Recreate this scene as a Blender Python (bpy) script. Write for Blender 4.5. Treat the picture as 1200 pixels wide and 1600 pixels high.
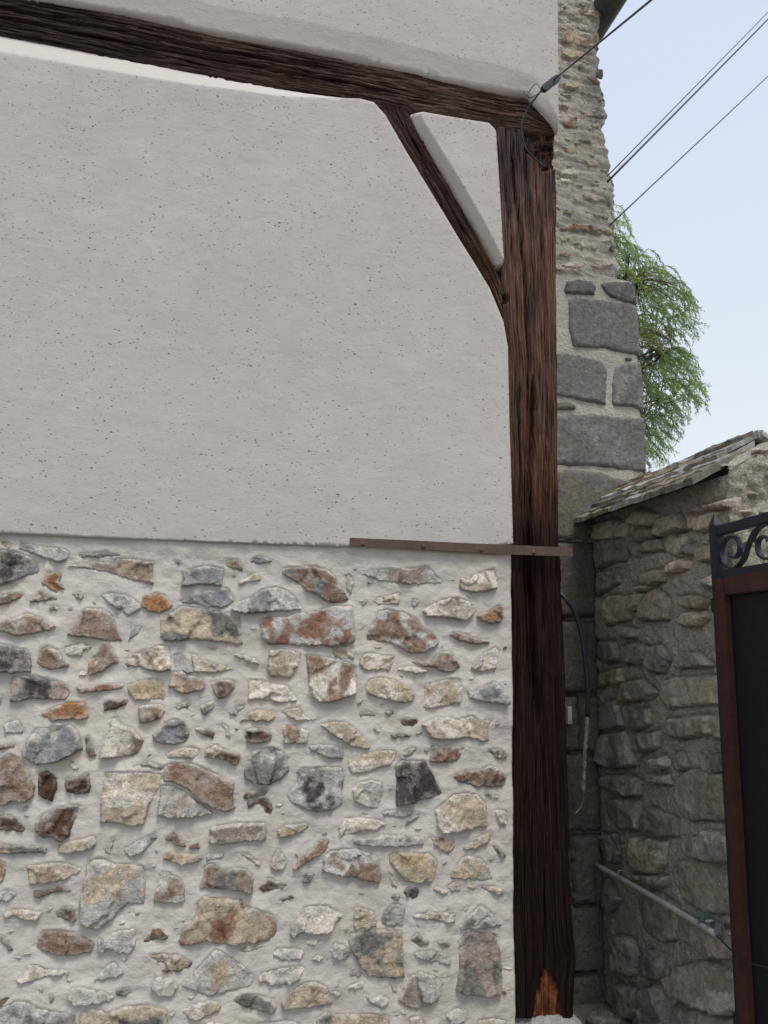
import bpy, math, random
import numpy as np
from mathutils import Vector, Matrix
from mathutils.geometry import delaunay_2d_cdt

for o in list(bpy.data.objects):
    bpy.data.objects.remove(o)
random.seed(7)
rng = np.random.RandomState(11)
scene = bpy.context.scene
COL = scene.collection

# ------------------------------------------------------------------ camera
F = 1200.0                      # focal length in photo pixels (1200 x 1600 frame)
YAW, PITCH, ROLL = math.radians(12.0), math.radians(10.0), 0.02
EYE = np.array([0.0, 0.0, 1.5])
FW = np.array([math.sin(YAW) * math.cos(PITCH), math.cos(YAW) * math.cos(PITCH), math.sin(PITCH)])
R0 = np.array([math.cos(YAW), -math.sin(YAW), 0.0])
U0 = np.cross(R0, FW)
RT = R0 * math.cos(ROLL) + U0 * math.sin(ROLL)
UP = -R0 * math.sin(ROLL) + U0 * math.cos(ROLL)
cam_data = bpy.data.cameras.new('camera')
cam = bpy.data.objects.new('camera', cam_data)
COL.objects.link(cam)
cam_data.sensor_fit = 'HORIZONTAL'
cam_data.sensor_width = 36.0
cam_data.lens = 36.0 * F / 1200.0
cam_data.clip_start = 0.05
cam_data.clip_end = 2000.0
cam.matrix_world = Matrix(((RT[0], UP[0], -FW[0], EYE[0]), (RT[1], UP[1], -FW[1], EYE[1]),
                           (RT[2], UP[2], -FW[2], EYE[2]), (0, 0, 0, 1)))
scene.camera = cam

# ------------------------------------------------------------------ sky, sun, exposure
SUN_EL, SUN_AZ = math.radians(62), math.radians(170)     # azimuth clockwise from +Y
world = bpy.data.worlds.new('World')
scene.world = world
world.use_nodes = True
wn, wl = world.node_tree.nodes, world.node_tree.links
for n in list(wn):
    wn.remove(n)
w_out = wn.new('ShaderNodeOutputWorld')
w_bg = wn.new('ShaderNodeBackground')
w_sky = wn.new('ShaderNodeTexSky')
w_sky.sky_type = 'NISHITA'
w_sky.sun_disc = False
w_sky.sun_elevation = SUN_EL
w_sky.sun_rotation = SUN_AZ
w_sky.air_density = 1.0
w_sky.dust_density = 3.0
w_sky.ozone_density = 1.0
w_mix = wn.new('ShaderNodeMix')          # thin even cloud sheet over the blue
w_mix.data_type = 'RGBA'
w_mix.inputs['Factor'].default_value = 0.80
w_tc = wn.new('ShaderNodeTexCoord')
w_sep = wn.new('ShaderNodeSeparateXYZ')
wl.new(w_tc.outputs['Generated'], w_sep.inputs[0])
w_rmp = wn.new('ShaderNodeMapRange')     # haze: whiter towards the horizon
w_rmp.inputs['From Min'].default_value = 0.15; w_rmp.inputs['From Max'].default_value = 0.75
wl.new(w_sep.outputs['Z'], w_rmp.inputs['Value'])
w_hz = wn.new('ShaderNodeMix'); w_hz.data_type = 'RGBA'
w_hz.inputs['A'].default_value = (9.2, 9.7, 10.2, 1)
w_hz.inputs['B'].default_value = (7.3, 8.3, 10.1, 1)
wl.new(w_rmp.outputs['Result'], w_hz.inputs['Factor'])
wl.new(w_hz.outputs['Result'], w_mix.inputs['B'])
wl.new(w_sky.outputs[0], w_mix.inputs['A'])
wl.new(w_mix.outputs['Result'], w_bg.inputs['Color'])
w_bg.inputs['Strength'].default_value = 0.10
wl.new(w_bg.outputs[0], w_out.inputs['Surface'])
sun_data = bpy.data.lights.new('sun', 'SUN')
sun_data.energy = 2.0
sun_data.angle = math.radians(22)
sun_data.color = (1.0, 0.95, 0.88)
sun = bpy.data.objects.new('sun', sun_data)
COL.objects.link(sun)
sd = Vector((math.sin(SUN_AZ) * math.cos(SUN_EL), math.cos(SUN_AZ) * math.cos(SUN_EL), math.sin(SUN_EL)))
sun.rotation_euler = sd.to_track_quat('Z', 'Y').to_euler()
sun.location = (3, -4, 9)
scene.view_settings.view_transform = 'Standard'
scene.view_settings.look = 'None'
scene.view_settings.exposure = 0.06
scene.view_settings.gamma = 1.0
scene.view_settings.use_curve_mapping = False
scene.cycles.max_bounces = 5
scene.cycles.diffuse_bounces = 3
scene.cycles.glossy_bounces = 2
scene.cycles.transmission_bounces = 2

# ------------------------------------------------------------------ helpers: photo pixel -> point on a plane of the place
Y0 = 2.45          # face of the rubble wall of the house
YP = 3.10          # face of the neighbour's corner
XB = 1.607         # left face of the boundary wall
YE = 2.14          # near end of the boundary wall
GZ = 0.12          # ground level

def ray(u, v):
    return FW * F + RT * (u - 600.0) - UP * (v - 800.0)

def on_y(u, v, Y):
    d = ray(u, v); t = (Y - EYE[1]) / d[1]
    return EYE + d * t

def on_x(u, v, X):
    d = ray(u, v); t = (X - EYE[0]) / d[0]
    return EYE + d * t

def on_plane(u, v, p, n):
    d = ray(u, v); t = np.dot(np.array(p) - EYE, n) / np.dot(d, n)
    return EYE + d * t

def at_depth(u, v, dist):
    d = ray(u, v)
    return EYE + d * (dist / F)

def srgb(c, gain=1.0):
    out = []
    for x in c:
        x = x / 255.0
        x = x / 12.92 if x <= 0.04045 else ((x + 0.055) / 1.055) ** 2.4
        out.append(min(1.0, x * gain))
    return np.array(out)

# value noise on numpy arrays
def _hash(ix, iy, seed):
    n = (ix.astype(np.int64) * 374761393 + iy.astype(np.int64) * 668265263 + seed * 974711) & 0x7fffffff
    n = ((n ^ (n >> 13)) * 1274126177) & 0x7fffffff
    n = (n ^ (n >> 16)) & 0xffffff
    return n / float(0xffffff)

def vnoise(x, y, seed=0):
    x = np.asarray(x, float); y = np.asarray(y, float)
    ix = np.floor(x); iy = np.floor(y)
    fx = x - ix; fy = y - iy
    fx = fx * fx * fx * (fx * (fx * 6 - 15) + 10); fy = fy * fy * fy * (fy * (fy * 6 - 15) + 10)
    a = _hash(ix, iy, seed); b = _hash(ix + 1, iy, seed)
    c = _hash(ix, iy + 1, seed); d = _hash(ix + 1, iy + 1, seed)
    return (a * (1 - fx) + b * fx) * (1 - fy) + (c * (1 - fx) + d * fx) * fy

def fbm(x, y, seed=0, oct=4, gain=0.5):
    s = 0; a = 1.0; t = 0
    for i in range(oct):
        s = s + a * vnoise(x * 2 ** i + 13.1 * i, y * 2 ** i + 7.7 * i, seed + i)
        t += a; a *= gain
    return s / t * 2 - 1          # about -1..1

def sstep(a, b, x):
    t = np.clip((x - a) / (b - a), 0, 1)
    return t * t * (3 - 2 * t)

# ------------------------------------------------------------------ helpers: objects
WPOS = {}
def link(name, me, mat=None, parent=None, loc=(0, 0, 0)):
    o = bpy.data.objects.new(name, me)
    COL.objects.link(o)
    loc = Vector(loc)
    WPOS[o.name] = loc
    if parent is not None:
        o.parent = parent
        o.location = loc - WPOS[parent.name]
    else:
        o.location = loc
    if mat is not None and me is not None and not me.materials:
        me.materials.append(mat)
    return o

def tag(o, label=None, cat=None, group=None, kind=None):
    if label: o['label'] = label
    if cat: o['category'] = cat
    if group: o['group'] = group
    if kind: o['kind'] = kind
    return o

def empty(name, loc, label, cat, group=None):
    o = link(name, None, None, None, loc)
    o.empty_display_size = 0.2
    return tag(o, label, cat, group)

def mesh(name, V, faces, smooth=True, col=None, grain=None):
    me = bpy.data.meshes.new(name)
    me.from_pydata([tuple(map(float, v)) for v in V], [], [tuple(map(int, f)) for f in faces])
    if smooth:
        me.polygons.foreach_set('use_smooth', [True] * len(me.polygons))
    if col is not None:
        a = me.attributes.new('col', 'FLOAT_COLOR', 'POINT')
        c = np.ones((len(V), 4)); c[:, :3] = col
        a.data.foreach_set('color', c.ravel())
    if grain is not None:
        a = me.attributes.new('grain', 'FLOAT_VECTOR', 'POINT')
        a.data.foreach_set('vector', np.asarray(grain, float).ravel())
    me.update()
    return me

def grid_faces(nu, nv, flip=False):
    i, j = np.meshgrid(np.arange(nu - 1), np.arange(nv - 1), indexing='ij')
    a = (i * nv + j).ravel(); b = ((i + 1) * nv + j).ravel(); c = b + 1; d = a + 1
    f = np.stack([a, b, c, d], 1)
    return f[:, ::-1] if flip else f

def box_mesh(name, lo, hi, bevel=0.0, origin=None):
    import bmesh
    bm = bmesh.new()
    bmesh.ops.create_cube(bm, size=1.0)
    lo = Vector(lo); hi = Vector(hi); c = (lo + hi) / 2; s = hi - lo
    o = Vector(origin) if origin is not None else Vector((0, 0, 0))
    for v in bm.verts:
        v.co = Vector((v.co.x * s.x, v.co.y * s.y, v.co.z * s.z)) + c - o
    if bevel:
        bmesh.ops.bevel(bm, geom=list(bm.edges), offset=bevel, segments=2, affect='EDGES')
    me = bpy.data.meshes.new(name); bm.to_mesh(me); bm.free()
    return me

def tube_mesh(name, pts, rad, sides=8, cap=True):
    pts = [np.array(p, float) for p in pts]
    n = len(pts); rad = [rad] * n if np.isscalar(rad) else rad
    V = []; Fc = []
    prev = None
    for i, p in enumerate(pts):
        t = pts[min(i + 1, n - 1)] - pts[max(i - 1, 0)]
        t = t / (np.linalg.norm(t) + 1e-9)
        if prev is None:
            ref = np.array([0, 0, 1.0]) if abs(t[2]) < 0.9 else np.array([1.0, 0, 0])
            a = np.cross(t, ref)
        else:
            a = prev - t * np.dot(prev, t)
        a = a / np.linalg.norm(a); prev = a
        b = np.cross(t, a)
        for k in range(sides):
            th = 2 * math.pi * k / sides
            V.append(p + rad[i] * (a * math.cos(th) + b * math.sin(th)))
    for i in range(n - 1):
        for k in range(sides):
            k2 = (k + 1) % sides
            Fc.append((i * sides + k, i * sides + k2, (i + 1) * sides + k2, (i + 1) * sides + k))
    if cap:
        Fc.append(tuple(range(sides))[::-1]); Fc.append(tuple((n - 1) * sides + k for k in range(sides)))
    return mesh(name, V, Fc)

def smooth_path(pts, n=8):
    """Catmull-Rom through the points"""
    P = [np.array(p, float) for p in pts]
    P = [2 * P[0] - P[1]] + P + [2 * P[-1] - P[-2]]
    out = []
    for i in range(1, len(P) - 2):
        for k in range(n):
            t = k / n
            out.append(0.5 * (2 * P[i] + (P[i + 1] - P[i - 1]) * t + (2 * P[i - 1] - 5 * P[i] + 4 * P[i + 1] - P[i + 2]) * t * t
                              + (3 * P[i] - P[i - 1] - 3 * P[i + 1] + P[i + 2]) * t ** 3))
    out.append(P[-2])
    return out

def flatbar_mesh(name, path, normal, w, t):
    """bar swept along a path lying in a plane: w along the plane normal, t across"""
    normal = np.array(normal) / np.linalg.norm(normal)
    V = []; Fc = []; n = len(path)
    for i in range(n):
        tg = np.array(path[min(i + 1, n - 1)]) - np.array(path[max(i - 1, 0)])
        tg = tg / (np.linalg.norm(tg) + 1e-9)
        s = np.cross(normal, tg)
        for a, b in ((-1, -1), (1, -1), (1, 1), (-1, 1)):
            V.append(np.array(path[i]) + normal * (w / 2 * a) + s * (t / 2 * b))
    for i in range(n - 1):
        for k in range(4):
            k2 = (k + 1) % 4
            Fc.append((i * 4 + k, (i + 1) * 4 + k, (i + 1) * 4 + k2, i * 4 + k2))
    Fc.append((0, 1, 2, 3)); Fc.append(((n - 1) * 4 + 3, (n - 1) * 4 + 2, (n - 1) * 4 + 1, (n - 1) * 4))
    return mesh(name, V, Fc, smooth=False)

def seg_dist(P, A, B):
    d = B - A; L = np.dot(d, d) + 1e-12
    t = np.clip(((P - A) @ d) / L, 0, 1)
    return np.linalg.norm(P - A - t[:, None] * d, axis=1)

def poly_dist(P, Q):
    D = np.full(len(P), 1e9)
    for i in range(len(Q)):
        D = np.minimum(D, seg_dist(P, Q[i], Q[(i + 1) % len(Q)]))
    return D

def inside(P, Q):
    x, y = P[:, 0], P[:, 1]; r = np.zeros(len(P), bool)
    n = len(Q); j = n - 1
    for i in range(n):
        xi, yi = Q[i]; xj, yj = Q[j]
        if abs(yj - yi) > 1e-12:
            r ^= ((yi > y) != (yj > y)) & (x < (xj - xi) * (y - yi) / (yj - yi) + xi)
        j = i
    return r

def area2(Q):
    x, y = Q[:, 0], Q[:, 1]
    return 0.5 * np.sum(x * np.roll(y, -1) - y * np.roll(x, -1))

def resample(Q, step, jit=0.0, seed=0):
    out = []; k = 0
    for i in range(len(Q)):
        A, B = Q[i], Q[(i + 1) % len(Q)]
        L = np.linalg.norm(B - A); n = max(1, int(round(L / step)))
        nx, ny = (B[1] - A[1]) / (L + 1e-9), -(B[0] - A[0]) / (L + 1e-9)
        for m in range(n):
            p = A + (B - A) * m / n
            if jit:
                j = (fbm(p[0] / (step * 2.5), p[1] / (step * 2.5), seed, 2)) * jit
                p = p + np.array([nx, ny]) * j
            out.append(p)
    return np.array(out)

def fill(B, pts):
    """triangulate polygon B (n x 2) with interior points"""
    n = len(B)
    allp = [Vector((float(p[0]), float(p[1]))) for p in B] + [Vector((float(p[0]), float(p[1]))) for p in pts]
    r = delaunay_2d_cdt(allp, [(i, (i + 1) % n) for i in range(n)], [], 1, 1e-6)
    V = np.array([(v.x, v.y) for v in r[0]])
    Fc = [tuple(f) for f in r[2] if len(f) >= 3]
    return V, Fc

# ------------------------------------------------------------------ materials
def mat_new(name, rough=0.9, spec=0.2):
    m = bpy.data.materials.new(name); m.use_nodes = True
    nt = m.node_tree; b = nt.nodes['Principled BSDF']
    b.inputs['Roughness'].default_value = rough
    b.inputs['Specular IOR Level'].default_value = spec
    return m, nt, b

def nd(nt, t, **kw):
    n = nt.nodes.new(t)
    for k, v in kw.items():
        if k in n.inputs.keys(): n.inputs[k].default_value = v
        else: setattr(n, k, v)
    return n

def noise(nt, vec, scale, detail=4, rough=0.6):
    n = nd(nt, 'ShaderNodeTexNoise', Scale=scale, Detail=detail, Roughness=rough)
    nt.links.new(vec, n.inputs['Vector'])
    return n.outputs['Fac']

def ramp(nt, fac, a, b, c0=0.0, c1=1.0):
    r = nd(nt, 'ShaderNodeMapRange', clamp=True)
    r.inputs['From Min'].default_value = a; r.inputs['From Max'].default_value = b
    r.inputs['To Min'].default_value = c0; r.inputs['To Max'].default_value = c1
    nt.links.new(fac, r.inputs['Value'])
    return r.outputs['Result']

def mixc(nt, fac, a, b, mode='MIX'):
    m = nd(nt, 'ShaderNodeMix', data_type='RGBA', blend_type=mode)
    for k, s in (('Factor', fac), ('A', a), ('B', b)):
        if isinstance(s, (int, float)): m.inputs[k].default_value = s
        elif isinstance(s, (tuple, list, np.ndarray)): m.inputs[k].default_value = (float(s[0]), float(s[1]), float(s[2]), 1)
        else: nt.links.new(s, m.inputs[k])
    return m.outputs['Result']

def math_n(nt, op, a, b=None):
    m = nd(nt, 'ShaderNodeMath', operation=op)
    for i, s in enumerate((a, b)):
        if s is None: continue
        if isinstance(s, (int, float)): m.inputs[i].default_value = s
        else: nt.links.new(s, m.inputs[i])
    return m.outputs[0]

def bump(nt, b, h, dist, strength=1.0, prev=None):
    n = nd(nt, 'ShaderNodeBump', Strength=strength, Distance=dist)
    nt.links.new(h, n.inputs['Height'])
    if prev is not None: nt.links.new(prev, n.inputs['Normal'])
    nt.links.new(n.outputs[0], b.inputs['Normal'])
    return n.outputs[0]

def pos(nt):
    return nd(nt, 'ShaderNodeNewGeometry').outputs['Position']

def scaled(nt, vec, s, rot=(0, 0, 0)):
    m = nd(nt, 'ShaderNodeMapping'); m.inputs['Scale'].default_value = s; m.inputs['Rotation'].default_value = rot
    nt.links.new(vec, m.inputs['Vector'])
    return m.outputs[0]

# lime plaster with open pits
def make_plaster(name, base, pits=True):
    m, nt, b = mat_new(name, 0.93, 0.15)
    p = pos(nt)
    cloud = ramp(nt, noise(nt, p, 2.2, 5, 0.6), 0.3, 0.7, 0.955, 1.03)
    cl2 = ramp(nt, noise(nt, p, 11, 4, 0.7), 0.3, 0.7, 0.95, 1.04)
    c = mixc(nt, 1.0, base, cloud, 'MULTIPLY')
    c = mixc(nt, 1.0, c, cl2, 'MULTIPLY')
    warm = ramp(nt, noise(nt, p, 3.1, 3, 0.5), 0.45, 0.7, 0.0, 0.5)
    c = mixc(nt, warm, c, mixc(nt, 1.0, c, (1.03, 0.99, 0.94), 'MULTIPLY'))
    fine = noise(nt, p, 170, 3, 0.65)
    mid = noise(nt, p, 30, 4, 0.6)
    trow = noise(nt, scaled(nt, p, (1, 1, 2.6), (0, 0.5, 0)), 7, 4, 0.55)
    nrm = bump(nt, b, trow, 0.012, 0.16)
    nrm = bump(nt, b, mid, 0.004, 0.5, nrm)
    nrm = bump(nt, b, fine, 0.0015, 0.6, nrm)
    if pits:
        pv = scaled(nt, p, (1.0, 1.0, 1.3), (0, 0.35, 0))
        hs = None
        for sc, thr, r in ((30, 0.62, 0.18), (66, 0.58, 0.29), (110, 0.62, 0.30)):
            v = nd(nt, 'ShaderNodeTexVoronoi', Scale=sc); v.inputs['Randomness'].default_value = 1.0
            wob = nd(nt, 'ShaderNodeVectorMath', operation='ADD')
            nz = nd(nt, 'ShaderNodeTexNoise', Scale=sc * 1.3, Detail=2.0); nt.links.new(p, nz.inputs['Vector'])
            sc_n = nd(nt, 'ShaderNodeVectorMath', operation='SCALE'); sc_n.inputs['Scale'].default_value = 0.5 / sc
            nt.links.new(nz.outputs['Color'], sc_n.inputs[0])
            nt.links.new(pv, wob.inputs[0]); nt.links.new(sc_n.outputs[0], wob.inputs[1])
            nt.links.new(wob.outputs[0], v.inputs['Vector'])
            sep = nd(nt, 'ShaderNodeSeparateColor'); nt.links.new(v.outputs['Color'], sep.inputs[0])
            rr = ramp(nt, sep.outputs[0], thr, 1.0, 0.0, r)
            inside_ = math_n(nt, 'SUBTRACT', rr, v.outputs['Distance'])
            h = ramp(nt, inside_, 0.0, 0.10, 0.0, 1.0)
            hs = h if hs is None else math_n(nt, 'MAXIMUM', hs, h)
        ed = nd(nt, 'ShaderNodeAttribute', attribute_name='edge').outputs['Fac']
        patch = ramp(nt, noise(nt, p, 7, 3, 0.6), 0.36, 0.56, 0.15, 1.0)
        hs = math_n(nt, 'MULTIPLY', hs, math_n(nt, 'MULTIPLY', patch, math_n(nt, 'SUBTRACT', 1.0, ed)))
        c = mixc(nt, ed, c, srgb((206, 199, 191)))        # trowelled smooth lime on the chamfers, painted lighter to carry their skylit brightness
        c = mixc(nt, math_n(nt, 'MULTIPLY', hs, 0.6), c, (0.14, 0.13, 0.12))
        inv = math_n(nt, 'SUBTRACT', 1.0, hs)
        nrm = bump(nt, b, inv, 0.0035, 0.9, nrm)
    nt.links.new(c, b.inputs['Base Color'])
    return m

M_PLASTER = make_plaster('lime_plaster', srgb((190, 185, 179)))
M_PLASTER_SMOOTH = make_plaster('smooth_lime_plaster', srgb((196, 193, 187)), pits=False)

def make_mortar(name, base, gritty=0.0):
    m, nt, b = mat_new(name, 0.95, 0.12)
    p = pos(nt)
    c = mixc(nt, 1.0, base, ramp(nt, noise(nt, p, 6, 5, 0.6), 0.3, 0.7, 0.86, 1.08), 'MULTIPLY')
    c = mixc(nt, ramp(nt, noise(nt, p, 4.2, 4, 0.6), 0.5, 0.7, 0, 0.55), c, mixc(nt, 1.0, c, (1.04, 0.97, 0.86), 'MULTIPLY'))
    c = mixc(nt, 1.0, c, ramp(nt, noise(nt, scaled(nt, p, (1, 1, 2.5)), 40, 4, 0.7), 0.3, 0.7, 0.92, 1.05), 'MULTIPLY')
    if gritty:
        v = nd(nt, 'ShaderNodeTexVoronoi', Scale=150.0); nt.links.new(p, v.inputs['Vector'])
        sep = nd(nt, 'ShaderNodeSeparateColor'); nt.links.new(v.outputs['Color'], sep.inputs[0])
        c = mixc(nt, ramp(nt, sep.outputs[0], 0.2, 1.0, 0, gritty), c, mixc(nt, sep.outputs[1], (0.05, 0.045, 0.04), (0.42, 0.37, 0.28)))
        n1 = bump(nt, b, v.outputs['Distance'], 0.004, 0.9)
        bump(nt, b, noise(nt, p, 60, 5, 0.75), 0.018, 1.0, n1)
    else:
        # brushed pointing: mostly horizontal strokes
        st = noise(nt, scaled(nt, p, (1, 1, 4.0), (0, 0.15, 0)), 38, 4, 0.65)
        n1 = bump(nt, b, st, 0.004, 0.28)
        n1 = bump(nt, b, noise(nt, p, 26, 4, 0.6), 0.014, 0.5, n1)
        bump(nt, b, noise(nt, p, 210, 3, 0.7), 0.0012, 0.7, n1)
    nt.links.new(c, b.inputs['Base Color'])
    return m

M_MORTAR = make_mortar('lime_mortar', srgb((203, 198, 189)))
M_MORTAR_PIER = make_mortar('old_lime_mortar', srgb((212, 205, 192)), 0.08)
M_MORTAR_OLD = make_mortar('sandy_old_mortar', srgb((204, 198, 182)), 0.5)

def make_stone(name, bloom=0.35, rough_scale=1.0):
    m, nt, b = mat_new(name, 0.86, 0.25)
    p = pos(nt)
    a = nd(nt, 'ShaderNodeAttribute', attribute_name='col')
    c = a.outputs['Color']
    c = mixc(nt, 1.0, c, ramp(nt, noise(nt, p, 45, 4, 0.7), 0.28, 0.72, 0.62, 1.36), 'MULTIPLY')
    c = mixc(nt, 1.0, c, ramp(nt, noise(nt, p, 190, 4, 0.7), 0.3, 0.7, 0.72, 1.25), 'MULTIPLY')
    warm = ramp(nt, noise(nt, p, 26, 4, 0.6), 0.5, 0.72, 0, 0.6)
    c = mixc(nt, warm, c, mixc(nt, 1.0, c, (1.08, 0.98, 0.86), 'MULTIPLY'))
    bl = ramp(nt, noise(nt, p, 33, 4, 0.75), 0.50, 0.68, 0, bloom)
    c = mixc(nt, bl, c, srgb((190, 184, 172)))
    dk = ramp(nt, noise(nt, p, 70, 3, 0.7), 0.62, 0.72, 0, 0.6)
    c = mixc(nt, dk, c, mixc(nt, 1.0, c, (0.3, 0.27, 0.25), 'MULTIPLY'))
    nt.links.new(c, b.inputs['Base Color'])
    n1 = bump(nt, b, noise(nt, p, 38, 5, 0.70), 0.014 * rough_scale, 0.85)
    bump(nt, b, noise(nt, p, 230, 3, 0.75), 0.003, 0.8, n1)
    return m

M_STONE = make_stone('field_stone', 0.42)
M_STONE_OLD = make_stone('weathered_wall_stone', 0.16)
M_QUOIN = make_stone('dark_lava_quoin', 0.06, 1.0)

def make_wood():
    m, nt, b = mat_new('weathered_oak', 0.88, 0.12)
    g = nd(nt, 'ShaderNodeAttribute', attribute_name='grain').outputs['Vector']
    a = nd(nt, 'ShaderNodeAttribute', attribute_name='col').outputs['Color']
    st = noise(nt, scaled(nt, g, (4.0, 240, 1)), 1.0, 6, 0.7)
    st2 = noise(nt, scaled(nt, g, (14, 620, 1)), 1.0, 5, 0.75)
    c = mixc(nt, 1.0, a, ramp(nt, st, 0.38, 0.62, 0.25, 2.1), 'MULTIPLY')
    c = mixc(nt, 1.0, c, ramp(nt, st2, 0.36, 0.64, 0.45, 1.6), 'MULTIPLY')
    sil = ramp(nt, noise(nt, scaled(nt, g, (6, 170, 1)), 1.3, 5, 0.7), 0.52, 0.72, 0, 0.5)
    lum = nd(nt, 'ShaderNodeRGBToBW'); nt.links.new(a, lum.inputs[0])
    sil = math_n(nt, 'MULTIPLY', sil, ramp(nt, lum.outputs[0], 0.018, 0.06, 0.0, 1.0))
    c = mixc(nt, sil, c, srgb((146, 122, 108)))
    ck = ramp(nt, noise(nt, scaled(nt, g, (2.6, 120, 1)), 1.0, 3, 0.6), 0.36, 0.43, 1.0, 0.0)      # drying checks
    c = mixc(nt, math_n(nt, 'MULTIPLY', ck, 0.8), c, mixc(nt, 1.0, a, (0.12, 0.11, 0.10), 'MULTIPLY'))
    nt.links.new(c, b.inputs['Base Color'])
    n1 = bump(nt, b, st, 0.008, 0.9)
    n1 = bump(nt, b, math_n(nt, 'SUBTRACT', 1.0, ck), 0.006, 0.9, n1)
    bump(nt, b, st2, 0.004, 0.9, n1)
    return m
M_WOOD = make_wood()

def simple(name, col, rough=0.5, metal=0.0, var=0.15, scale=40, bumpd=0.0015, spec=0.4):
    m, nt, b = mat_new(name, rough, spec)
    p = pos(nt)
    b.inputs['Metallic'].default_value = metal
    f = noise(nt, p, scale, 5, 0.65)
    c = mixc(nt, 1.0, col, ramp(nt, f, 0.3, 0.7, 1 - var, 1 + var), 'MULTIPLY')
    nt.links.new(c, b.inputs['Base Color'])
    nt.links.new(ramp(nt, f, 0.3, 0.7, max(0.05, rough - 0.12), min(1, rough + 0.12)), b.inputs['Roughness'])
    if bumpd: bump(nt, b, noise(nt, p, scale * 3, 4, 0.7), bumpd, 0.6)
    return m

def two_tone(name, c1, c2, scale, lo, hi, rough=0.6, metal=0.0, bumpd=0.002):
    m, nt, b = mat_new(name, rough, 0.4)
    p = pos(nt)
    f = noise(nt, p, scale, 6, 0.7)
    c = mixc(nt, ramp(nt, f, lo, hi), c1, c2)
    c = mixc(nt, 1.0, c, ramp(nt, noise(nt, p, scale * 6, 4, 0.7), 0.3, 0.7, 0.8, 1.2), 'MULTIPLY')
    nt.links.new(c, b.inputs['Base Color'])
    b.inputs['Metallic'].default_value = metal
    bump(nt, b, noise(nt, p, scale * 4, 5, 0.7), bumpd, 0.7)
    return m

M_STRAP = two_tone('brown_painted_iron', srgb((94, 70, 58)), srgb((80, 66, 58)), 14, 0.4, 0.65, 0.6, 0.0, 0.001)
M_IRON = simple('black_gate_paint', srgb((44, 47, 55)), 0.5, 0.0, 0.25, 60, 0.0012)
M_OXIDE = two_tone('red_oxide_paint', srgb((80, 46, 38)), srgb((60, 38, 33)), 18, 0.4, 0.65, 0.6)
M_PANEL = two_tone('black_sheet_panel', srgb((22, 24, 28)), srgb((34, 36, 40)), 30, 0.5, 0.8, 0.55)
M_RUBBER = simple('black_cable_sheath', srgb((46, 50, 58)), 0.45, 0, 0.2, 60, 0.0006)
M_DUSTY = two_tone('dusty_cable_sheath', srgb((60, 62, 64)), srgb((140, 138, 130)), 60, 0.4, 0.55, 0.8)
M_CONDUIT = two_tone('grey_plastic_conduit', srgb((160, 158, 156)), srgb((135, 132, 128)), 35, 0.4, 0.7, 0.55, 0, 0.0008)
M_CONDUIT_DK = two_tone('dirty_conduit', srgb((84, 86, 82)), srgb((60, 62, 56)), 25, 0.4, 0.6, 0.7, 0, 0.0008)
M_ZINC = two_tone('galvanised_steel', srgb((140, 148, 150)), srgb((100, 108, 110)), 70, 0.4, 0.6, 0.45, 0.6, 0.001)
M_GUTTER = two_tone('dark_zinc_gutter', srgb((86, 92, 88)), srgb((70, 74, 72)), 9, 0.4, 0.6, 0.6, 0.0, 0.001)
M_WHITE = simple('white_plastic', srgb((205, 205, 205)), 0.5, 0, 0.05, 30, 0)
M_ROTWOOD = two_tone('fresh_orange_rotten_wood', srgb((140, 66, 30)), srgb((96, 44, 22)), 30, 0.4, 0.7, 0.9, 0, 0.004)
M_BARK = two_tone('tree_bark', srgb((96, 84, 70)), srgb((64, 56, 48)), 25, 0.4, 0.6, 0.9, 0, 0.01)
M_TILE = two_tone('brown_roof_tile', srgb((110, 74, 60)), srgb((84, 60, 50)), 6, 0.4, 0.6, 0.85, 0, 0.004)
M_GROUND = two_tone('stony_lane', srgb((120, 114, 104)), srgb((92, 88, 80)), 5, 0.4, 0.6, 0.95, 0, 0.01)

def make_leaf():
    m, nt, b = mat_new('fine_green_leaf', 0.6, 0.3)
    p = pos(nt)
    a = nd(nt, 'ShaderNodeAttribute', attribute_name='col')
    nt.links.new(a.outputs['Color'], b.inputs['Base Color'])
    tr = nd(nt, 'ShaderNodeBsdfTranslucent')
    nt.links.new(mixc(nt, 1.0, a.outputs['Color'], (1.2, 1.3, 0.7), 'MULTIPLY'), tr.inputs['Color'])
    ms = nd(nt, 'ShaderNodeMixShader'); ms.inputs[0].default_value = 0.6
    nt.links.new(b.outputs[0], ms.inputs[1]); nt.links.new(tr.outputs[0], ms.inputs[2])
    nt.links.new(ms.outputs[0], nt.nodes['Material Output'].inputs['Surface'])
    return m
M_LEAF = make_leaf()

# ------------------------------------------------------------------ shared frames of the three wall faces: 2D coordinates + height -> world
def f_house(P, h):
    return np.stack([P[:, 0], Y0 - h, P[:, 1]], 1)
def f_pier(P, h):
    return np.stack([P[:, 0], YP - h, P[:, 1]], 1)
def f_bound(P, h):            # 2D = (-y, z) so that the frame keeps its handedness, face looks to -x
    return np.stack([XB - h, -P[:, 0], P[:, 1]], 1)
def q_house(pts):
    return np.array([on_y(u, v, Y0)[[0, 2]] for u, v in pts])
def q_pier(pts):
    return np.array([on_y(u, v, YP)[[0, 2]] for u, v in pts])
def q_bound(pts):
    w = np.array([on_x(u, v, XB) for u, v in pts]); return np.stack([-w[:, 1], w[:, 2]], 1)

def parse(s):
    return [tuple(map(float, t.split(','))) for t in s.split()]

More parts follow.
